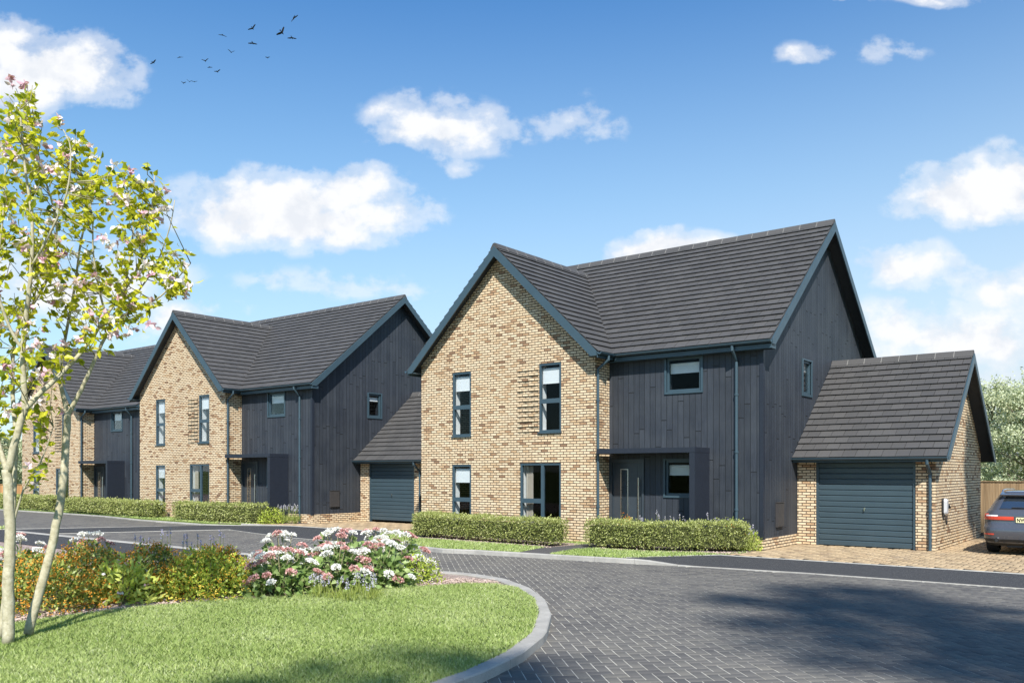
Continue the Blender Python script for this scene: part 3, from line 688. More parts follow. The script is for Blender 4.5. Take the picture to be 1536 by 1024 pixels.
grass('verge_grass', PLOT1, 1900, .050, .011, 'mown grass verge before the nearest house', excl=([(6.05,-3.3), (6.90,-3.3), (6.68,-1.85), (7.1,-.6), (7.2,.7), (5.9,.7), (6.0,-.6), (5.80,-2.0)], [(.62,-1.5), (1.5,-1.6), (4,-1.66), (6.0,-1.75), (5.95,-.3), (.62,-.2)], [(6.9,-1.25), (8.2,-1.2), (9.3,-.75), (9.92,-.80), (10.2,.55), (9.5,.66), (7.2,.66), (7.15,-.5)]), lim=((-1.3,-3.6), (10.2, 0)))
grass('verge_grass', PLOT2, 500, .06, .018, 'strip of grass before the middle and far houses', lim=((-30,-1.2), (-6, .1)))
grass('verge_grass', [(-25,-7.0), (-11.9,-7.0), (-12.6,-6.35), (-25,-6.35)], 300, .08, .02, 'small grass corner beside the footway at far left', z=-.05)

# ------------------------------------------------------------------ foliage
def leaves(P, Dr, L, Wd, fold=.25, six=False):
    """leaf quads from base points P along unit directions Dr; returns verts, faces"""
    n = len(P); r = RNG.normal(size=(n, 3)); S = np.cross(Dr, r); S /= np.linalg.norm(S, axis=1, keepdims=True) + 1e-9; N = np.cross(S, Dr)
    L = np.broadcast_to(L, n)[:,None]; Wd = np.broadcast_to(Wd, n)[:,None]
    if six:
        b = P; t = P + Dr*L - N*L*.12; c1 = P + Dr*L*.35 + N*L*.0; c2 = P + Dr*L*.7 - N*L*.03
        l1 = c1 + S*Wd*.5 + N*Wd*fold; l2 = c2 + S*Wd*.36 + N*Wd*fold*.7; r1 = c1 - S*Wd*.5 + N*Wd*fold; r2 = c2 - S*Wd*.36 + N*Wd*fold*.7
        vv = np.stack([b, c1, c2, t, l1, l2, r1, r2], 1).reshape(-1, 3); i = np.arange(n)[:,None]*8
        F = np.concatenate([np.stack([i+0, i+1, i+4, i+4], 2).reshape(-1, 4)[:, :3].repeat(1, 0)] , 0) if False else None
        q = [(0,1,4), (1,2,5), (1,5,4), (2,3,5), (0,6,1), (6,7,1), (7,2,1), (7,3,2)]
        F = np.concatenate([i + np.array(a)[None] for a in q], 0).reshape(len(q), n, 3).transpose(1, 0, 2).reshape(-1, 3)
        return vv, F, len(q)
    vv = np.stack([P, P + Dr*L*.45 + S*Wd*.5 + N*Wd*fold, P + Dr*L, P + Dr*L*.45 - S*Wd*.5 + N*Wd*fold], 1).reshape(-1, 3)
    return vv, np.arange(4*n).reshape(n, 4), 1

def unit(a): return a / (np.linalg.norm(a, axis=1, keepdims=True) + 1e-9)

def hedge(path, width, hgt, label, n_per_m2=1500, leaf=.042):
    """clipped hedge following a ground path: dark twiggy core, leaf shell"""
    P = [V((x, y, 0)) for x, y in path]; rootp = P[0].copy()
    H = empty('clipped_hedge', rootp); core = MB(); pts, nr = [], []
    segs = []
    for a, b in zip(P, P[1:]):
        d = (b-a); L = d.length; d.normalize(); s = V((d.y, -d.x, 0)); segs.append((a-rootp, d, s, L))
        w = width/2 - .09; a2 = a - rootp
        e0 = .07 if a is P[0] else -.03; e1 = .07 if b is P[-1] else -.03
        q = [a2 + d*e0 - s*w, a2 + d*(L-e1) - s*w, a2 + d*(L-e1) + s*w, a2 + d*e0 + s*w]
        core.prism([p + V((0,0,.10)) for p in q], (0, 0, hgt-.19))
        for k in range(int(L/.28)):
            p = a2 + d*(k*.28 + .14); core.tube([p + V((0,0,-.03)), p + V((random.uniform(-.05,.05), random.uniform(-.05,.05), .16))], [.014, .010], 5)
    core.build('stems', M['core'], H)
    for a, d, s, L in segs:
        for (area, f) in ((L*hgt, 's-'), (L*hgt, 's+'), (L*width, 't'), (width*hgt, 'e0'), (width*hgt, 'e1')):
            n = int(area*n_per_m2); u = RNG.random(n); v = RNG.random(n); A, Dd, S = np.array(a), np.array(d), np.array(s); Z = np.array([0,0,1.])
            jit = RNG.normal(0, .028, n)[:,None]; zz = .05 + (hgt-.05)*v
            if f[0] == 's':
                sg = -1 if f == 's-' else 1; p = A + Dd*(u*L)[:,None] + S*(sg*width/2) + Z*zz[:,None]; q = np.broadcast_to(S*sg, p.shape)
            elif f == 't': p = A + Dd*(u*L)[:,None] + S*((v-.5)*width)[:,None] + Z*hgt; q = np.broadcast_to(Z, p.shape)
            else:
                e = 0 if f == 'e0' else L; p = A + Dd*e + S*((u-.5)*width)[:,None] + Z*zz[:,None]; q = np.broadcast_to(Dd*(-1 if e == 0 else 1), p.shape)
            lump = np.array([mnoise.noise(V((x*2.3 + rootp.x, y*2.3, z*2.3))) for x, y, z in p])[:,None]*.06
            low = np.clip((.22 - p[:,2])/.22, 0, 1)[:,None]; keep = RNG.random(n) > low[:,0]*.45
            shoot = (RNG.random(n) < (.05 if f == 't' else .02))[:,None]*RNG.random(n)[:,None]*.09
            p = p + q*(jit + lump - low*.07) + np.array([0,0,1.])*shoot; pts.append(p[keep]); nr.append(q[keep])
    p = np.concatenate(pts); q = np.concatenate(nr); n = len(p)
    dr = unit(q*.7 + RNG.normal(0, .65, (n, 3)) + np.array([0,0,.25]))
    vv, F, k = leaves(p, dr, leaf*(.7 + .7*RNG.random(n)), leaf*.62, .2)
    np_mesh('leaves', vv, F, M['hedge'], np.clip(RNG.normal(.5, .24, n), 0, 1), H)
    tag(H, label, 'hedge', 'low clipped hedges before the houses'); return H
hedge([(1.0,-.25), (1.0,-1.05), (3.0,-1.10), (5.9,-1.28)], .62, .60, 'clipped hedge under the french window of the nearest house, left of the path')
hedge([(6.58,-.88), (8.1,-.88), (9.1,-.38), (9.93,.34)], .66, .61, 'clipped hedge before the porch of the nearest house, right of the path')
hedge([(-12.1,-.60), (-9.6,-.60), (-8.1,-.25), (-7.45,.10)], .56, .63, 'clipped hedge before the porch of the middle house', 900, .055)
hedge([(-21.6,-.25), (-18.0,-.28), (-15.5,-.50), (-13.65,-.52)], .52, .60, 'longest clipped hedge, from the far house porch to the middle house windows', 800, .06)
hedge([(-30,-.2), (-23.1,-.15)], .52, .62, 'farthest clipped hedge, behind the tree trunks', 600, .065)

def blob_points(n, r, h, flat=.35):
    """points in a low mound, biased to its shell"""
    d = unit(RNG.normal(size=(n, 3))); d[:,2] = np.abs(d[:,2])*1.0 - flat*.3*RNG.random(n)
    rad = RNG.random(n)**.33; lump = np.array([mnoise.noise(V((a*2.6 + r*7, b*2.6, c*2.6))) for a, b, c in d])*.22
    rr = rad*(1 + lump); p = d*rr[:,None]*np.array([r, r, h*.92]); p[:,2] = np.maximum(p[:,2] + .04, .015)
    return p, d

def shrub(name, x, y, r, h, label, cat, group, leafm, n, leaf, fl=None, nfl=0, flsize=.02, tint0=.5, wide=.55, rx=1.0):
    S = empty(name, (x, y, -.03)); m = MB()
    for k in range(9):
        a = random.uniform(0, 6.28); q = r*random.uniform(.3, .7); m.tube([(0,0,-.03), (math.cos(a)*q*.5, math.sin(a)*q*.5, h*.35), (math.cos(a)*q, math.sin(a)*q, h*.75)], [.014, .010, .005], 5)
    m.build('stems', M['twig'], S)
    p, d = blob_points(n, r, h); dr = unit(d*.6 + RNG.normal(0, .6, (n, 3)) + np.array([0,0,.2]))
    vv, F, k = leaves(p, dr, leaf*(.7 + .6*RNG.random(n)), leaf*wide, .22)
    np_mesh('foliage', vv, F, leafm, np.clip(RNG.normal(tint0, .25, n), 0, 1), S)
    if fl is not None:
        p, d = blob_points(nfl*3, r*1.03, h*1.04); rad = np.linalg.norm(p/np.array([r, r, h]), axis=1); i = np.argsort(-rad)[:nfl]; p, d = p[i], d[i]
        # clusters of three petals
        vs, fs = [], []
        for j in range(3):
            v_, f_, _ = leaves(p + RNG.normal(0, flsize*.5, p.shape), unit(d + RNG.normal(0, .9, p.shape)), flsize, flsize*.9, .1); fs.append(f_ + sum(len(q) for q in vs)); vs.append(v_)
        tt = np.tile(np.clip(RNG.normal(.5, .28, len(p)), 0, 1), 3); np_mesh('flowers', np.concatenate(vs), np.concatenate(fs), fl, tt, S)
    S.scale = (rx, 1, 1)
    tag(S, label, cat, group); return S

GO = 'orange flowering shrubs in the planting bed'
for i, (x, y, r, h, lb) in enumerate([(5.80,-13.30,.82,.74,'dense orange flowering shrub just behind the leaning trunk'), (5.25,-14.35,.78,.76,'orange flowering shrub at the left edge behind the upright trunk'),
        (5.25,-12.45,.76,.78,'orange flowering shrub behind the lime green spiraea, left side'), (5.80,-11.75,.72,.76,'orange flowering shrub behind the lime green spiraea, right side'), (6.58,-11.34,.78,.70,'yellow and orange flowering shrub next to the white flower heads'), (6.2,-10.95,.55,.72,'orange flowering shrub below the lavender spikes, back row')]):
    shrub('orange_shrub', x, y, r, h, lb, 'shrub', GO, M['shrubleaf'] if i != 4 else M['limeleaf'], 3500, .062, M['amber'] if i == 4 else M['orange'], 1500 if i != 4 else 900, .024, .5)
shrub('spiraea', 6.20, -12.44, .54, .62, 'lime green spiraea with a few pink tufts between the orange shrubs', 'shrub', None, M['limeleaf'], 900, .125, M['petal'], 16, .045, .9, .34)

def hydrangea(x, y, r, h, label, heads, pinkshare=.42):
    S = empty('flowering_viburnum', (x, y, -.03)); m = MB()
    hp = []
    for k in range(heads):
        for _ in range(30):
            a = random.uniform(0, 6.28); e = random.uniform(.12, 1.45); p = V((math.cos(a)*math.cos(e)*r, math.sin(a)*math.cos(e)*r, .10 + math.sin(e)*h*.95))
            # more heads on the side that faces the lawn and on top
            if all((p-q).length > .12 for q in hp): hp.append(p); break
    for p in hp: m.tube([(p.x*.1, p.y*.1, -.02), (p.x*.6, p.y*.6, p.z*.6), p - V((0,0,.01))], [.010, .007, .005], 5)
    m.build('stems', M['twig'], S)
    n = int(560*(r/.55)**2); p, d = blob_points(n, r*.97, h*.92); dr = unit(d*np.array([1,1,.15]) + RNG.normal(0, .38, (n, 3)) + np.array([0,0,-.08]))
    vv, F, k = leaves(p, dr, .125*(.7 + .6*RNG.random(n)), .085, .16, True)
    np_mesh('foliage', vv, F, M['hydleaf'], np.repeat(np.clip(RNG.normal(.52, .26, n), 0, 1), k), S)
    for p in hp:
        pk = random.random() < pinkshare; R = random.uniform(.045, .09) if not pk else random.uniform(.045, .08); nn = 130
        a = RNG.random(nn)*6.283; q = np.sqrt(RNG.random(nn))*R; zz = (R*.55)*(1 - (q/R)**2)
        b = np.stack([np.cos(a)*q + p.x, np.sin(a)*q + p.y, zz + p.z], 1) + RNG.normal(0, .006, (nn, 3))
        tilt = np.array([p.x, p.y, .0])/max(r, .1)*.5; b += (b - np.array(p))@np.outer(np.array([1,1,0])*0, tilt)
        off = b - np.array(p); b[:,2] -= (off[:,0]*p.x + off[:,1]*p.y)/max(r, .1)*.55
        dd = unit(np.stack([np.cos(a)*.9, np.sin(a)*.9, np.full(nn, .35)], 1) + RNG.normal(0, .45, (nn, 3)))
        v_, f_, _ = leaves(b, dd, .030, .030, .1)
        o = np_mesh('flower_head', v_, f_, M['pink'] if pk else M['white'], RNG.random(nn), S)
        o['label'] = 'dusky pink flower head' if pk else 'white flower head'
    tag(S, label, 'shrub', 'white and pink flowering shrubs in the bed'); return S
HY = [(7.25,-10.55,.60,.62,'white headed shrub nearest the orange one at the lawn edge',16), (7.55,-9.75,.55,.66,'white headed shrub at the lawn edge, second from the orange shrub',14),
      (7.80,-9.05,.55,.66,'white and pink shrub at the lawn edge before the pale gravel',14), (6.55,-10.0,.55,.80,'taller white headed shrub in the back row beside the lavender',14),
      (6.85,-9.1,.60,.82,'tall pink and white shrub in the back row, in the middle of the clump',15), (7.35,-8.25,.60,.76,'pink and white shrub at the road end of the clump',16), (6.9,-8.3,.5,.78,'white headed shrub at the back of the road end of the clump',11)]
for x, y, r, h, lb, n in HY: hydrangea(x, y, r, h, lb, int(n*1.7))
for x, y, lb in ((3.75,-13.6,'white headed shrub left of the upright trunk, behind the orange shrubs'), (4.05,-12.85,'white and red headed shrub between the two trunks, behind the orange shrubs'), (4.35,-12.0,'white and red headed shrub right of the leaning trunk, behind the orange shrubs')):
    hydrangea(x, y, .5, .82, lb, 13, .5)
shrub('spiraea', 7.95, -8.35, .42, .48, 'small pink tufted spiraea at the gravel end of the clump', 'shrub', None, M['limeleaf'], 900, .05, M['petal'], 120, .022, .45)

def lavender(x, y, h, n, label, group, m, z=-.03, spread=.10, fs=.020):
    S = empty('lavender', (x, y, z)); st = MB(); fp, fd = [], []
    for k in range(n):
        a = random.uniform(0, 6.28); q = random.uniform(.2, 1)*spread; hh = h*random.uniform(.75, 1.05); t = V((math.cos(a)*q, math.sin(a)*q, hh))
        st.tube([(t.x*.25, t.y*.25, -.02), (t.x*.6, t.y*.6, hh*.5), t], [.004, .0035, .003], 4)
        for j in range(22):
            f = random.random(); fp.append((t.x + random.gauss(0, .006), t.y + random.gauss(0, .006), hh - f*.10)); fd.append((random.gauss(0, 1), random.gauss(0, 1), .9))
    st.build('stems', M['shrubleaf'], S)
    v_, f_, _ = leaves(np.array(fp), unit(np.array(fd)), fs, fs*.7, .1); np_mesh('flower_spikes', v_, f_, m, RNG.random(len(fp)), S)
    n2 = 90; p = np.stack([RNG.normal(0, spread*.5, n2), RNG.normal(0, spread*.5, n2), RNG.random(n2)*.08], 1); dr = unit(np.stack([RNG.normal(0, .4, n2), RNG.normal(0, .4, n2), np.ones(n2)], 1))
    v_, f_, _ = leaves(p, dr, h*.45, .008, .0); np_mesh('foliage', v_, f_, M['shrubleaf'], RNG.random(n2), S)
    tag(S, label, 'lavender', group); return S
for i in range(9):
    p = at(208 + i*15.5 + random.uniform(-4, 4), 800, 13.7 + random.uniform(-.3, .5))
    lavender(p.x, p.y, .86*random.uniform(.93, 1.04), 3, 'purple lavender spikes rising behind the orange shrubs against the grey road', 'lavender behind the orange shrubs', M['lav'], spread=.12, fs=.022)
for i in range(7):
    p = at(505 + random.uniform(-30, 55), 850, 12.0 + i*.12); lavender(p.x, p.y, .36, 5, 'grassy pale lavender growing among the white flower heads', 'lavender among the white flower heads', M['palelav'], spread=.14)
for x, y in ((7.4,.0), (7.75,.1), (8.1,.05), (8.5,.0), (8.75,.08), (9.1,.2), (9.35,.25), (9.55,.45)):
    lavender(x, y + .12, .80*random.uniform(.92, 1.05), 4, 'pale lavender spikes showing above the hedge at the nearest porch', 'lavender behind the nearest hedge', M['palelav'], 0, .12)
for x, y in ((10.08,.30), (10.0,.62)): lavender(x, y, .58, 5, 'lavender clump at the house end of the hedge by the boarded corner', 'lavender by the boarded corner', M['palelav'], 0, .16)
for k, (x, y) in enumerate(((-7.1,.35), (-6.85,.45), (-6.6,.55), (-6.9,.2), (-6.5,.4))): lavender(x, y, .66, 7, 'pale lavender clump where the middle house hedge meets the driveway', 'lavender by the middle house', M['palelav'], 0, .16)
shrub('golden_shrub', 7.15, -.28, .34, .74, 'golden flowering shrub peeping over the hedge beside the front door', 'shrub', None, M['shrubleaf'], 600, .05, M['orange'], 190, .028)
shrub('golden_shrub', 9.62, .38, .33, .72, 'golden flowering shrub at the right end of the nearest hedge', 'shrub', None, M['limeleaf'], 700, .05, M['orange'], 60, .028)
shrub('lime_shrub', -7.25, .0, .5, .62, 'lime green shrub at the driveway end of the middle house hedge', 'shrub', None, M['limeleaf'], 900, .07)
shrub('lime_shrub', 10.02, .50, .26, .50, 'lime green shrub at the foot of the boarded corner', 'shrub', None, M['limeleaf'], 500, .05)

# bark chips and gravel along the bed edge (uncountable)
def chips(name, pts, n, size, label, spread=.35, z=-.02):
    k = RNG.integers(0, len(pts)-1, n); t = RNG.random(n)[:,None]; P = np.asarray(pts); b = P[k]*(1-t) + P[k+1]*t + RNG.normal(0, spread, (n, 2))
    c = np.stack([b[:,0], b[:,1], np.full(n, z) + RNG.random(n)*.012], 1); d = unit(np.stack([RNG.normal(size=n), RNG.normal(size=n), RNG.normal(0, .25, n)], 1))
    v_, f_, _ = leaves(c, d, size*(.5 + RNG.random(n)), size*.42, .25); o = np_mesh(name, v_, f_, M['chip'], RNG.random(n)); tag(o, label, kind='stuff')
EDGE = [(6.35,-15.2), (6.65,-14.2), (6.62,-13.4), (6.70,-12.5), (7.0,-11.5), (7.65,-10.3), (8.05,-9.1), (8.5,-8.1)]
chips('bark_mulch', EDGE, 5200, .055, 'pale bark mulch along the lawn edge', .17)
chips('bark_mulch', [(8.0,-8.3), (8.3,-7.7), (8.9,-7.6)], 2200, .032, 'pale gravel at the road end of the bed', .16)
chips('bark_mulch', [(.9,-1.52), (3,-1.55), (5.9,-1.72)], 1500, .045, 'pale mulch under the left hedge', .06, .0)
chips('bark_mulch', [(7.0,-1.3), (8.2,-1.25), (9.3,-.75), (9.95,-.4)], 1200, .045, 'pale mulch under the right hedge', .07, .0)

# ------------------------------------------------------------------ flowering tree on the lawn
def flowering_tree():
    base = at(26, 953, 9.25); base.z = -.02
    T = empty('flowering_tree', base); tr = MB(); nodes = []
    def stem(px, r0, r1, sub=4, keep=True):
        pts = [at(*p) - base for p in px]; n = len(pts); rad, path = [], []
        for i in range(n-1):
            for j in range(sub):
                t = j/sub; a = pts[max(i-1, 0)]; b = pts[i]; c = pts[i+1]; d = pts[min(i+2, n-1)]
                q = .5*((2*b) + (c-a)*t + (2*a-5*b+4*c-d)*t*t + (3*b-a-3*c+d)*t**3); path.append(q); rad.append(r0 + (r1-r0)*((i+t)/(n-1)))
        path.append(pts[-1]); rad.append(r1)
        wob = [V((random.uniform(-1,1), random.uniform(-1,1), 0))*r*.12 for r in rad]
        tr.tube([p + w for p, w in zip(path, wob)], rad, 10, t=.5)
        if keep: nodes.extend(path[len(path)//4:])
    # upright stem and its limbs
    stem([(12,966,9.05), (13,880,9.05), (15,800,9.05), (13,740,9.05), (10,704,9.05)], .062, .047, keep=False)
    stem([(11,712,9.05), (30,632,9.05), (37,612,9.05), (34,527,9.0), (40,470,8.95), (47,400,8.9), (48,330,8.85), (36,240,8.85), (30,165,8.85)], .040, .008)
    stem([(37,614,9.05), (60,590,9.1), (92,560,9.2), (131,517,9.3), (165,465,9.4), (205,405,9.5), (225,330,9.6), (232,260,9.6)], .030, .006)
    stem([(11,708,9.05), (-5,655,9.1), (-30,560,9.2), (-45,450,9.3), (-60,330,9.3), (-50,220,9.3)], .030, .006)
    stem([(150,490,9.35), (195,468,9.3), (240,445,9.25), (268,415,9.2), (286,395,9.2)], .014, .004)
    stem([(34,527,9.0), (10,480,8.9), (-5,420,8.8), (4,330,8.7), (8,250,8.7)], .018, .005)
    stem([(47,400,8.9), (75,350,8.8), (100,290,8.7), (106,225,8.7), (95,195,8.7)], .014, .004)
    # leaning stem
    stem([(42,950,9.45), (60,884,9.5), (80,806,9.6), (94,730,9.65), (101,640,9.7), (102,618,9.7)], .052, .036, keep=False)
    stem([(102,622,9.7), (92,580,9.75), (92,540,9.8), (100,495,9.9), (112,430,10.0), (122,360,10.0), (140,290,10.0), (150,235,10.0)], .026, .006)
    stem([(102,622,9.7), (118,592,9.7), (135,556,9.7), (153,515,9.75), (176,470,9.8), (192,400,9.9), (200,330,10.0), (185,260,10.0)], .027, .006)
    stem([(165,490,9.78), (150,440,9.6), (140,380,9.5), (138,320,9.4), (125,265,9.4)], .014, .004)
    # rear stem
    stem([(0,955,9.3), (14,840,9.5), (20,750,9.6), (23,650,9.7), (19,590,9.8), (25,500,9.9), (70,420,9.9), (85,340,9.9), (62,250,9.9), (48,190,9.8)], .036, .006)
    stem([(16,800,9.55), (35,735,9.5), (62,690,9.4), (80,640,9.4)], .014, .004)
    stem([(176,470,9.8), (205,440,9.7), (235,395,9.6), (255,340,9.5), (262,300,9.5)], .012, .004)
    # twigs and leaf clusters in the crown
    N = np.array([tuple(p) for p in nodes]); tips = []
    tw = MB(); LP, LD, FP, FD = [], [], [], []
    blobs = [(20,180,60,62,40), (75,225,55,45,24), (45,300,85,65,54), (-60,280,80,110,50), (150,285,65,50,34), (210,280,46,40,24), (236,350,32,50,13), (110,370,90,55,40), (30,410,70,70,42), (185,390,55,50,20), (268,410,30,28,12), (60,490,75,45,30), (-40,470,60,80,30), (130,450,55,45,22), (210,470,40,30,12), (40,570,55,35,18), (-10,650,40,60,10), (60,690,25,40,5), (140,510,50,25,8), (70,620,40,30,8)]
    for (cx, cy, rx, ry, n) in blobs:
        for _ in range(n):
            a = random.uniform(0, 6.28); q = math.sqrt(random.random()); dep = random.gauss(9.4, .42)
            tips.append(at(cx + math.cos(a)*q*rx, cy + math.sin(a)*q*ry, dep) - base)
    for t in tips:
        d = N - np.array(t); d[:,2] += .18; k = int(np.argmin((d**2).sum(1))); s = V(N[k]); mid = s.lerp(t, .5) + V((random.gauss(0,.03), random.gauss(0,.03), -.03))
        if (t - s).length > .8: t = s + (t-s)*(.8/(t-s).length); mid = s.lerp(t, .5)
        tw.tube([s, mid, t], [.006, .0045, .003], 5, t=.5)
        ax = (t - s).normalized()
        for j in range(random.randint(6, 10)):
            u = random.uniform(.25, 1.05); LP.append(s.lerp(t, u) + V((random.gauss(0,.022),)*3)); LD.append((ax.x*.6 + random.gauss(0,.75), ax.y*.6 + random.gauss(0,.75), random.gauss(-.12,.5)))
        if random.random() < .48:
            for j in range(random.randint(1, 2)):
                c = t + V((random.gauss(0,.05), random.gauss(0,.05), random.gauss(0,.05))); tone = random.random()
                for e in range(random.randint(5, 9)): FP.append(c); FD.append((random.gauss(0,1), random.gauss(0,1), random.gauss(.2,.8), tone))
    trunk = tr.build('trunk', M['bark'], T, True); tw.build('twigs', M['twig'], T, True)
    P = np.array([tuple(p) for p in LP]); n = len(P); v_, f_, k = leaves(P, unit(np.array(LD)), .066 + .058*RNG.random(n), .045 + .018*RNG.random(n), .2, True)
    np_mesh('foliage', v_, f_, M['treeleaf'], np.repeat(np.clip(RNG.normal(.58, .27, n), 0, 1), k), T)
    P = np.array([tuple(p) for p in FP]); q = np.array(FD); n = len(P); v_, f_, k = leaves(P, unit(q[:,:3]), .050 + .028*RNG.random(n), .042, .15, True)
    np_mesh('blossom', v_, f_, M['petal'], np.repeat(np.clip(q[:,3]*.8 + RNG.normal(.1, .15, n), 0, 1), k), T)
    tag(T, 'multi stemmed young tree with pale bark and pink blossom at the left of the lawn', 'tree'); return T
flowering_tree()

# ------------------------------------------------------------------ other trees
def leafy_tree(x, y, hgt, rad, label, group, n=9000, leaf=.22, m='hazeleaf', lowest=.25, seed=0, clumps=46, trunk_r=None):
    random.seed(1000 + seed); T = empty('leafy_tree', (x, y, -.17)); tr = MB(); R0 = trunk_r or hgt*.016
    path = [V((0,0,-.1))]; 
    for i in range(1, 7): path.append(V((random.gauss(0, .07)*i*.5, random.gauss(0, .07)*i*.5, hgt*.82*i/6)))
    tr.tube(path, [R0*(1 - .14*i) for i in range(7)], 8)
    cl = []
    for k in range(clumps):
        f = random.random()**.8; z = hgt*(lowest + (1-lowest)*f); env = rad*math.sin(math.pi*min(1, .12 + .80*f))**.7*(1.0 if f < .7 else .9)
        a = k*2.39996 + random.uniform(-.4, .4); q = env*random.uniform(.35, 1.0); c = V((math.cos(a)*q, math.sin(a)*q, z)); cl.append((c, random.uniform(.16, .30)*rad))
        t = min(.95, max(.1, (z - .18*hgt)/(hgt*.82))); i = int(t*6); s = path[i].lerp(path[min(i+1, 6)], t*6 - i); s.z = min(s.z, z - .1)
        tr.tube([s, s.lerp(c, .5) + V((0,0,.06*q)), c], [R0*.34, R0*.2, R0*.07], 5)
    tr.build('trunk', M['bark2'], T, True)
    Ps = []; per = n//clumps
    for c, r in cl:
        d = unit(RNG.normal(size=(per, 3))); rr = RNG.random(per)**.5*(1 + RNG.normal(0, .22, per)); Ps.append(np.array(c) + d*rr[:,None]*np.array([r, r, r*.72]))
    P = np.concatenate(Ps); dr = unit(RNG.normal(size=P.shape) + np.array([0,0,-.15])); v_, f_, k = leaves(P, dr, leaf*(.6 + .8*RNG.random(len(P))), leaf*.6, .2)
    np_mesh('crown', v_, f_, M[m], np.clip(RNG.normal(.5, .25, len(P)), 0, 1), T)
    tag(T, label, 'tree', group); return T
GB = 'pale trees behind the brown fence'
def on_ground(px, dep): p = at(px, CY, dep); return p.x, p.y
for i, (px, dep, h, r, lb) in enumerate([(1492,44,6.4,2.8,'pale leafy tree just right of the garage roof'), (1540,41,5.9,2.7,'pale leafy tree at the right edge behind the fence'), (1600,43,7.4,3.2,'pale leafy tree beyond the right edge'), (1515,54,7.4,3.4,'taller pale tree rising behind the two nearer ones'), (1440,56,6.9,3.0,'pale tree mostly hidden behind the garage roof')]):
    x, y = on_ground(px, dep); leafy_tree(x, y, h, r, lb, GB, 15000, .13, 'hazeleaf', .10, i, 60)
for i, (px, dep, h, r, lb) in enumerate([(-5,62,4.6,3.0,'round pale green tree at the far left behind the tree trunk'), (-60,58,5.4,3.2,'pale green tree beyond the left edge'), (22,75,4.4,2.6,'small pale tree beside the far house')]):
    x, y = on_ground(px, dep); leafy_tree(x, y, h, r, lb, 'pale trees left of the far house', 7000, .25, 'hazeleaf', .08, 20 + i, 50)
# trees standing out of frame whose shade falls in the picture
GS = 'shade trees around the close'
leafy_tree(26.3, -20.0, 20.0, 2.7, 'broad shade tree at the roadside whose shadow lies on the block paving', GS, 9500, .16, 'shrubleaf', .72, 31, 60)
leafy_tree(22.9, -25.3, 16.6, 2.5, 'shade tree behind the lawn corner', GS, 6500, .16, 'shrubleaf', .72, 32, 50)
leafy_tree(18.75, 2.35, 10.2, 1.65, 'shade tree at the edge of the driveway beyond the car', GS, 16000, .17, 'shrubleaf', .64, 33, 60)
random.seed(99)

# ------------------------------------------------------------------ fences
def fence(x0, x1, y, h, m, label, z=0):
    F = empty('board_fence', (x0, y, z)); b = MB(); x = 0; L = x1 - x0
    while x < L:
        w = .118; b.prism([(x, .0, 0), (min(x+w, L), -.012, 0), (min(x+w, L), .012, 0), (x, .014, 0)], (0, 0, h - .05)); x += w - .012
    b.build('boards', m, F)
    r = MB(); r.box(0, L, -.035, .045, h-.05, h-.02); r.box(0, L, .016, .06, .3, .38); r.box(0, L, .016, .06, h*.75, h*.75+.08); r.build('rail', m, F)
    n = max(2, int(L/1.9)+1)
    for i in range(n):
        p = MB(); q = L*i/(n-1); p.box(q-.05, q+.05, .062, .16, 0, h); p.build('post', m, F)
    tag(F, label, 'fence'); return F
fence(12.6, 20.5, 10.4, 1.56, M['fence'], 'brown close boarded timber fence behind the grey car')
fence(-45, -29.0, 1.6, 1.15, M['fence2'], 'orange brown timber fence at the far left beside the far house')

# ------------------------------------------------------------------ charger
ch = empty('wall_charger', (GX, 3.62, 1.0)); b = MB()
prof = [(-.095, -.15), (-.07, -.19), (.07, -.19), (.095, -.15), (.10, .13), (.06, .19), (-.06, .19), (-.10, .13)]
b.prism([(.002, y, z) for y, z in prof], (.05, 0, 0)); b.build('back_plate', M['black'], ch)
b = MB(); b.idx([(.052, y*.98, z*.98) for y, z in prof] + [(.115, y*.80, z*.86) for y, z in prof], [tuple(range(8))[::-1], tuple(range(8, 16))] + [(i, (i+1) % 8, 8 + (i+1) % 8, 8+i) for i in range(8)]); b.build('cover', M['charger'], ch)
b = MB(); b.tube([(.05, .10, .02), (.11, .145, .02), (.13, .16, -.05)], .028, 10); b.tube([(.06, .0, -.19), (.07, .05, -.42), (.07, .14, -.40), (.07, .15, -.05)], .012, 8); b.build('cable', M['black'], ch, True)
tag(ch, 'small grey and white car charger on the garage side wall', 'charger')

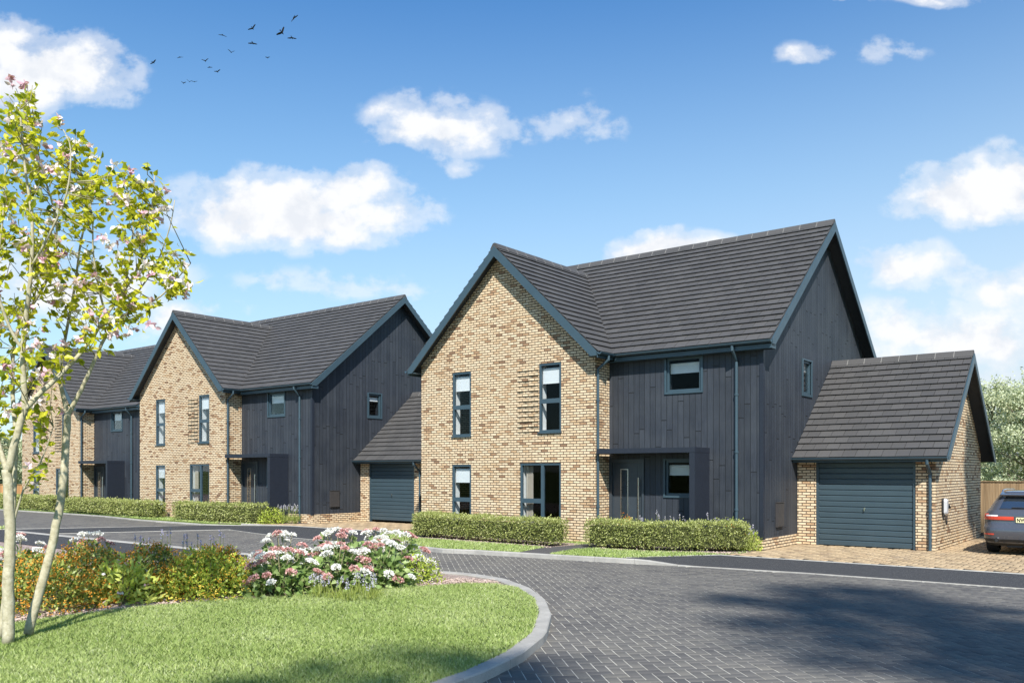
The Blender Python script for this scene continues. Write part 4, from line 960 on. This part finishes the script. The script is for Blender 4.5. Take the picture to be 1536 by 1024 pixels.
# ------------------------------------------------------------------ car
def make_car(x, y):
    C = empty('parked_car', (x, y, 0))
    LV = [  # z, rear y, front y, half width, corner
        (.20,.20,4.50,.80,.22), (.27,.08,4.60,.870,.26), (.36,.035,4.66,.900,.30), (.48,.01,4.70,.912,.32), (.585,.0,4.70,.915,.33), (.615,.025,4.69,.914,.33), (.66,.065,4.66,.912,.33), (.75,.075,4.60,.908,.32),
        (.80,.062,4.52,.903,.31), (.86,.055,4.36,.895,.30), (.915,.075,4.02,.875,.30), (.955,.105,3.62,.850,.30), (.985,.145,3.40,.832,.30), (1.00,.165,3.32,.822,.30), (1.10,.265,3.08,.770,.27), (1.20,.365,2.84,.715,.24), (1.275,.44,2.62,.668,.22), (1.30,.40,2.52,.652,.22), (1.335,.40,2.36,.62,.22), (1.375,.52,2.15,.56,.20), (1.395,.75,1.9,.44,.18), (1.402,1.05,1.6,.22,.12)]
    def outline(L, off=0.0):
        z, yr, yf, w, c = L; w += off; yr -= off; yf += off; pts = []
        cr = min(c, w*.9)
        # half outline from rear centre to front centre on the left (-x) side, then mirrored
        hp = []
        for t in np.linspace(0, 1, 9): hp.append((-t*(w - cr), yr))
        for a in np.linspace(0, math.pi/2, 8)[1:]: hp.append((-(w - cr) - math.sin(a)*cr, yr + cr*.85*(1 - math.cos(a))))
        for t in np.linspace(0, 1, 17)[1:]: hp.append((-w, yr + cr*.85 + t*(yf - yr - cr*2.1)))
        for a in np.linspace(0, math.pi/2, 8)[1:]: hp.append((-(w - cr) - math.cos(a)*cr, yf - cr*1.25 + cr*1.25*math.sin(a)))
        for t in np.linspace(0, 1, 9)[1:]: hp.append((-(w - cr)*(1-t), yf))
        full = hp + [(-q[0], q[1]) for q in hp[-2:0:-1]]
        return [V((a, b, z)) for a, b in full]
    rings = [outline(L) for L in LV]; n = len(rings[0]); hn = n//2
    # arches: lift the lowest rings near the axles
    AX = (.86, 3.72)
    for k, (L, rg) in enumerate(zip(LV, rings)):
        for p in rg:
            for a in AX:
                d = abs(p.y - a)
                if d < .37 and abs(p.x) > .5:
                    z = .33 + math.sqrt(max(.37**2 - d*d, 0))
                    if p.z < z and L[0] < .66: p.z = min(z, .69 - (.62 - L[0])*.05)
    body, gl = MB(), {'rear_window': MB(), 'windscreen': MB(), 'side_window': MB(), 'side_window.001': MB()}
    def side_of(i):   # region along the outline
        j = i if i < hn else n - 1 - i
        return 'rear' if j < 9 else ('rearcorner' if j < 16 else ('side' if j < 31 else ('frontcorner' if j < 34 else 'front')))
    nv = len(body.v)
    for r in rings: body.v += [tuple(p) for p in r]
    for k in range(len(rings)-1):
        zm = (LV[k][0] + LV[k+1][0])/2
        for i in range(n):
            f = (k*n + i, k*n + (i+1) % n, (k+1)*n + (i+1) % n, (k+1)*n + i); sd = side_of(i); tgt = None
            if .995 < zm < 1.27:
                j = i if i < hn else n - 1 - i
                if sd == 'rear': tgt = 'rear_window'
                elif sd == 'front' or sd == 'frontcorner': tgt = 'windscreen'
                elif sd == 'side' and 17 <= j < 30 and j != 23: tgt = 'side_window' if i < hn else 'side_window.001'
            if tgt: gl[tgt].face([body.v[q] for q in f])
            else: body.f.append(f); body.m.append(0); body.t.append(.5)
    body.f.append(tuple((len(rings)-1)*n + i for i in range(n))); body.m.append(0); body.t.append(.5)
    body.f.append(tuple(range(n))[::-1]); body.m.append(0); body.t.append(.5)
    bd = body.build('body', M['paint'], C, True)
    for kx, m in gl.items(): m.build(kx.split('.')[0], M['carglass'], C)
    def patch(name, m, zs, pts_idx, off, parent=C, both=True):
        import bisect
        zl = [L[0] for L in LV]; mb = MB()
        def ring(z):
            k = min(max(bisect.bisect_right(zl, z) - 1, 0), len(LV)-2); t = (z - zl[k])/(zl[k+1]-zl[k]); L = tuple(a*(1-t) + b*t for a, b in zip(LV[k], LV[k+1])); return outline(L, off)
        R = [ring(z) for z in zs]
        for a, b in zip(R, R[1:]):
            for i in pts_idx:
                mb.face([a[i], a[i+1], b[i+1], b[i]])
                if both: mb.face([V((-a[i].x, a[i].y, a[i].z)), V((-b[i].x, b[i].y, b[i].z)), V((-b[i+1].x, b[i+1].y, b[i+1].z)), V((-a[i+1].x, a[i+1].y, a[i+1].z))])
        return mb.build(name, m, parent, True)
    def lamp(sgn):
        import bisect
        zl = [L[0] for L in LV]
        def ring(z, off):
            k = min(max(bisect.bisect_right(zl, z) - 1, 0), len(LV)-2); t = (z - zl[k])/(zl[k+1]-zl[k]); return outline(tuple(a*(1-t) + b*t for a, b in zip(LV[k], LV[k+1])), off)
        L = empty('tail_lamp'); L.parent = C; rd, bl, ch = MB(), MB(), MB()
        rows = [.765, .785, .81, .84, .87, .895]; ids = range(4, 17); span = list(ids)
        for q, (z0, z1) in enumerate(zip(rows, rows[1:])):
            a, b = ring(z0, .010), ring(z1, .010)
            for j, i in enumerate(span):
                if q >= 3 and i < 8: continue
                if q == 4 and i < 11: continue
                m = bl if (q == 3 and i < 12) else rd
                F = [V((p.x*sgn*-1 if sgn > 0 else p.x, p.y, p.z)) for p in (a[i], a[i+1], b[i+1], b[i])]; m.face(F if sgn < 0 else F[::-1])
        a = rd.build('lens', M['redlamp'], L, True); bl.build('reversing_lens', M['lampwhite'], L, True)
        return L
    lamp(-1); lamp(1)
    patch('rear_diffuser', M['black'], [.205, .25, .30, .345], range(0, 16), .006); patch('bumper_reflector', M['redlamp'], [.435, .452, .468], range(9, 13), .008); patch('window_surround', M['black'], [.993, 1.003, 1.012], range(0, 9), .004)
    # spoiler
    s = MB(); s.idx([(-.60,.33,1.285), (.60,.33,1.285), (.62,.62,1.345), (-.62,.62,1.345), (-.60,.32,1.312), (.60,.32,1.312), (.60,.62,1.372), (-.60,.62,1.372)], [(0,3,2,1), (4,5,6,7), (0,1,5,4), (1,2,6,5), (2,3,7,6), (3,0,4,7)]); s.build('spoiler', M['paint'], C)
    s = MB(); s.box(-.14, .14, .318, .325, 1.292, 1.305); s.build('brake_lamp', M['redlamp'], C)
    for sg in (-1, 1):
        s = MB(); s.tube([(sg*.60, .62, 1.352), (sg*.605, .72, 1.395), (sg*.60, 1.2, 1.415), (sg*.57, 2.1, 1.405), (sg*.56, 2.2, 1.37)], .016, 8); s.build('roof_rail', M['chrome'], C, True)
        s = MB(); s.tube([(sg*.62, -.005, .325), (sg*.62, .10, .325)], .046, 16, cap=False); s.tube([(sg*.62, .02, .325), (sg*.62, .10, .325)], .038, 16); s.build('exhaust_pipe', M['steel'], C, True); s = MB(); s.tube([(sg*.62, -.001, .325), (sg*.62, .02, .325)], .037, 16); s.build('exhaust_dark_plug', M['black'], C)  # solid black plug in each tailpipe, coloured for its shaded bore
        s = MB(); s.idx([(sg*.80, 2.95, .97), (sg*1.0, 2.93, .98), (sg*1.0, 2.93, 1.10), (sg*.80, 2.95, 1.08), (sg*.82, 3.06, .98), (sg*.98, 3.04, .99), (sg*.98, 3.04, 1.08), (sg*.82, 3.06, 1.06)], [(0,1,2,3), (4,7,6,5), (0,4,5,1), (1,5,6,2), (2,6,7,3), (3,7,4,0)]); s.build('mirror', M['paint'], C)
        for a in AX:
            wl = empty('wheel', (sg*.80, a, .328)); wl.parent = C
            t = MB(); prof = [(-.11, .24), (-.115, .30), (-.095, .325), (0, .330), (.095, .325), (.115, .30), (.11, .24)]; N = 36
            for k in range(N):
                for q in range(len(prof)-1):
                    pts = []
                    for (x_, r_), kk in ((prof[q], k), (prof[q+1], k), (prof[q+1], k+1), (prof[q], k+1)):
                        an = 2*math.pi*kk/N; pts.append((x_, r_*math.cos(an), r_*math.sin(an)))
                    t.face(pts)
            for gx in (-.05, 0, .05): pass
            t.build('tyre', M['tyre'], wl, True)
            rm = MB(); rm.tube([(-.09, 0, 0), (.09, 0, 0)], .06, 16)
            for k in range(10):
                an = 2*math.pi*k/10; d = V((0, math.cos(an), math.sin(an))); e = V((0, -math.sin(an), math.cos(an)))
                rm.prism([V((sg*.10, 0, 0)) + d*.05 + e*.022, V((sg*.10, 0, 0)) + d*.05 - e*.022, V((sg*.105, 0, 0)) + d*.235 - e*.030, V((sg*.105, 0, 0)) + d*.235 + e*.030], (-sg*.03, 0, 0))
            for k in range(N):
                a0, a1 = 2*math.pi*k/N, 2*math.pi*(k+1)/N
                rm.face([(sg*.112, .245*math.cos(a0), .245*math.sin(a0)), (sg*.112, .245*math.cos(a1), .245*math.sin(a1)), (sg*-.10, .225*math.cos(a1), .225*math.sin(a1)), (sg*-.10, .225*math.cos(a0), .225*math.sin(a0))])
            rm.build('rim', M['steel'], wl)
    u = MB(); u.box(-.80, .80, .25, 4.4, .21, .26); u.box(-.45, -.15, .18, .5, .17, .215); u.build('underbody', M['black'], C)
    # number plate and emblem
    pl = MB(); pl.box(-.26, .26, .050, .066, .715, .825); plate = pl.build('number_plate', M['plate'], C)
    cu = bpy.data.curves.new('plate_lettering', 'FONT'); cu.body = 'NW23'; cu.size = .112; cu.extrude = .001; cu.offset = .0035; cu.space_character = 1.06; cu.materials.append(M['black'])
    t0 = bpy.data.objects.new('plate_lettering', cu); COL.objects.link(t0); me = bpy.data.meshes.new_from_object(t0.evaluated_get(bpy.context.evaluated_depsgraph_get())); bpy.data.objects.remove(t0)
    tx = bpy.data.objects.new('plate_lettering', me); COL.objects.link(tx); tx.parent = plate; tx.location = (-.245, .047, .731); tx.rotation_euler = (math.pi/2, 0, 0); tx.scale = (.80, 1, 1)
    e = MB(); e.tube([(0, .072, .905), (0, .040, .905)], .042, 24); em = e.build('badge', M['chrome'], C, False)
    e = MB()
    for k in range(4):
        pts = [V((0, .038, .905))] + [V((.030*math.cos(k*math.pi/2 + a), .038, .905 + .030*math.sin(k*math.pi/2 + a))) for a in np.linspace(0, math.pi/2, 7)]
        e.prism(pts, (0, -.002, 0), k % 2)
    e.build('badge_face', [M['blind'], simple('badge_blue', (.05, .2, .5), .4)], em)
    w = MB(); w.tube([(0, .15, .99), (-.02, .17, 1.02)], .022, 8); w.tube([(-.02, .165, 1.02), (-.18, .175, 1.035), (-.36, .178, 1.03)], .010, 6); w.build('rear_wiper', M['black'], C)
    tag(C, 'grey estate car parked with its tail outwards beside the garage', 'car'); return C
make_car(15.28, 2.72)

# ------------------------------------------------------------------ birds
BIRDS = [(441,27,1.25,.9,'large bird highest of the flock, wings spread on a steep slant'), (423,49,1.2,.8,'large slanting bird below the highest one'), (438,57,1.0,-.1,'bird with one wing raised, right end of the flock'), (379,43,1.0,.6,'bird in the upper middle of the flock, wings tilted'), (379,65,1.0,-.1,'bird with one wing raised below the upper middle bird'), (334,53,.9,-.2,'bird with drooping wings left of the upper middle pair'), (347,79,.75,.0,'small bird alone in the middle of the flock'), (402,87,.55,.3,'tiny faint bird right of the middle'), (308,92,.75,.2,'small dark bird above the slanting pair'), (315,101,.65,-.1,'small bird between the slanting pair'), (326,108,.75,.2,'small bird lowest of the slanting trio'), (270,86,.7,.1,'small bird second from the left'), (230,94,.8,.5,'small bird at the left end of the flock'), (275,125,.55,-.1,'tiny bird first of the low trio'), (284,123,.6,-.1,'tiny bird in the middle of the low trio'), (292,123,.6,.2,'tiny bird last of the low trio')]
def make_bird(px, py, sc, roll, label, k):
    B = empty('bird', at(px, py, 70)); b = MB()
    b.tube([(-.20,0,0), (-.10,0,.01), (0,0,.015), (.12,0,.01), (.19,0,.015), (.25,0,0)], [.012, .04, .06, .05, .035, .006], 8, t=.5)
    b.idx([(-.16,-.02,0), (-.32,-.07,0), (-.34,.07,0), (-.16,.02,0), (-.16,0,.02)], [(0,1,4), (1,2,4), (2,3,4), (0,3,2,1)])
    b.build('body', M['bird'], B, True)
    up = random.choice([.25, .5, .8, -.2])
    for s in (-1, 1):
        w = MB(); q = [(.10, 0), (.13, .22), (.05, .48), (-.05, .46), (-.08, .25), (-.09, 0)]
        top = [V((x, s*y, .02 + up*y*(1.0 if y < .3 else .8))) for x, y in q]; w.idx(top + [p - V((0,0,.012)) for p in top], [tuple(range(6)), tuple(range(6, 12))[::-1]] + [(i, 6+i, 6+(i+1) % 6, (i+1) % 6) for i in range(6)]); w.build('wing', M['bird'], B)
    B.scale = (sc*.78,)*3; B.rotation_euler = (-roll, random.uniform(-.3, .3), PSI + 1.57 + random.uniform(-.6, .6)); tag(B, label, 'bird', 'flock of dark birds in the sky')
for k, b in enumerate(BIRDS): make_bird(*b, k)

# ------------------------------------------------------------------ sky, sun, camera
SUN = V((.648*.707, -.762*.707, .707)).normalized(); EL = math.asin(SUN.z); AZ = math.atan2(SUN.x, SUN.y)
wd = bpy.data.worlds.new('World'); SC.world = wd; wd.use_nodes = True; wd.node_tree.nodes.clear(); k = NT(wd.node_tree)
sky = k.n.new('ShaderNodeTexSky'); sky.sky_type = 'NISHITA'; sky.sun_disc = False; sky.sun_elevation = EL; sky.sun_rotation = AZ; sky.air_density = 1.0; sky.dust_density = .6; sky.ozone_density = 1.6
tc = k.n.new('ShaderNodeTexCoord').outputs['Generated']
def dot(v, d):
    n = k.n.new('ShaderNodeVectorMath'); n.operation = 'DOT_PRODUCT'; k.put(n.inputs[0], v); n.inputs[1].default_value = d; return n.outputs['Value']
yy = dot(tc, FWD); front = k.math('GREATER_THAN', yy, .08); ys = k.math('MAXIMUM', yy, .08)
u = k.math('DIVIDE', dot(tc, RGT), ys); v = k.math('DIVIDE', dot(tc, (0,0,1)), ys)
uv = k.comb(u, v)
w1 = k.noise(uv, 7, 3, .5, '2D', 'Color'); ws = k.sep(w1)
u2 = k.math('ADD', u, k.math('MULTIPLY', k.math('SUBTRACT', ws[0], .5), .07)); v2 = k.math('ADD', v, k.math('MULTIPLY', k.math('SUBTRACT', ws[1], .5), .05))
CL = [(55,120,150,75,1.0), (-40,80,110,60,.9), (440,325,205,72,1.0), (500,290,90,50,.9), (670,195,125,55,.75), (610,205,60,35,.7), (690,245,45,25,.45), (860,185,70,50,.42), (1225,84,56,20,.40), (1340,85,58,28,.45), (1400,-5,90,18,.5), (1275,-8,50,16,.4), (1470,290,130,62,1.0), (1530,270,80,55,.9), (1385,405,110,48,.72), (1450,505,190,62,.85), (1540,430,90,40,.6), (1000,372,115,36,1.0), (480,432,130,34,.36), (560,440,80,26,.34), (90,430,190,70,.7), (250,480,120,50,.55), (1250,560,260,70,.55)]
den = None
for px, py, rx, ry, wgt in CL:
    a = k.math('DIVIDE', k.math('SUBTRACT', u2, (px - CX)/FOC), rx*1.28/FOC); b_ = k.math('DIVIDE', k.math('SUBTRACT', v2, (CY - py)/FOC), ry*1.2/FOC)
    b_ = k.math('MULTIPLY', b_, k.math('ADD', 1.0, k.math('MULTIPLY', k.math('LESS_THAN', b_, 0.0), .35)))
    q = k.math('SUBTRACT', 1.0, k.math('SQRT', k.math('ADD', k.math('MULTIPLY', a, a), k.math('MULTIPLY', b_, b_))))
    q = k.math('MULTIPLY', k.math('MAXIMUM', q, 0.0), wgt); den = q if den is None else k.math('MAXIMUM', den, q)
fb = k.noise(k.comb(k.math('MULTIPLY', u, 1.0), k.math('MULTIPLY', v, 1.35)), 17, 9, .57, '2D')
fb2 = k.noise(k.comb(u, k.math('ADD', v, .018)), 17, 9, .57, '2D')
raw = k.math('ADD', k.math('MULTIPLY', den, 1.75), k.math('MULTIPLY', k.math('SUBTRACT', fb, .55), 2.1))
cov = k.math('MULTIPLY', k.ramp(raw, [(0, 0), (.45, .45), (1.05, 1)], 'EASE'), k.ramp(den, [(.0, 0), (.16, 1)])); cov = k.math('MULTIPLY', cov, front)
# loose generic cloud behind the camera for reflections
gen = k.ramp(k.noise(tc, 3.2, 7, .55), [(.52, 0), (.72, .8)]); back = k.math('MULTIPLY', k.math('MULTIPLY', gen, k.math('SUBTRACT', 1.0, front)), k.math('GREATER_THAN', dot(tc, (0,0,1)), .05))
cov = k.math('MAXIMUM', cov, back)
lit = k.ramp(k.math('ADD', k.math('MULTIPLY', k.math('SUBTRACT', fb, fb2), 2.2), .5), [(.10, (4.75, 4.95, 5.3)), (.6, (5.55, 5.62, 5.75))])
SKYGAIN = k.ramp(dot(tc, (0,0,1)), [(.0, (.80, .98, 1.03)), (.30, (.45, .88, 1.06)), (.52, (.29, .73, 1.07)), (1, (.29, .69, 1.0))])
haz = k.math('POWER', k.math('SUBTRACT', 1.0, k.math('MINIMUM', k.math('MAXIMUM', k.math('MULTIPLY', dot(tc, (0,0,1)), 1.75), 0.0), 1.0)), 1.6)
skyc = k.mix(1.0, sky.outputs[0], SKYGAIN, 'MULTIPLY')
side = k.math('MULTIPLY', k.math('MULTIPLY_ADD', u, .9, .45, clamp=True), front)
skyc = k.mix(k.math('MINIMUM', k.math('MULTIPLY', haz, k.math('ADD', k.math('MULTIPLY', side, .55), k.math('MULTIPLY_ADD', front, .48, .25))), .96), skyc, (4.1, 4.75, 5.25))
fin = k.mix(cov, skyc, lit)
bg = k.n.new('ShaderNodeBackground'); k.put(bg.inputs[0], fin); bg.inputs[1].default_value = .10
wo = k.n.new('ShaderNodeOutputWorld'); k.l.new(bg.outputs[0], wo.inputs[0])

sl = bpy.data.lights.new('sun', 'SUN'); sl.energy = 4.7; sl.angle = math.radians(1.1); sl.color = (1, .955, .88)
so = bpy.data.objects.new('sun', sl); COL.objects.link(so); so.rotation_euler = SUN.to_track_quat('Z', 'Y').to_euler(); so.location = (0, 0, 60)
cd = bpy.data.cameras.new('camera'); co = bpy.data.objects.new('camera', cd); COL.objects.link(co); SC.camera = co
co.location = CAM; co.rotation_euler = (math.pi/2, 0, PSI); cd.sensor_width = 36; cd.lens = FOC/1536*36; cd.shift_x = (768 - CX)/1536; cd.shift_y = (CY - 512)/1536; cd.clip_end = 6000; cd.clip_start = .05
SC.view_settings.view_transform = 'Standard'; SC.view_settings.look = 'None'; SC.view_settings.gamma = 1; SC.view_settings.exposure = .84
SC.cycles.max_bounces = 8; SC.cycles.transparent_max_bounces = 12
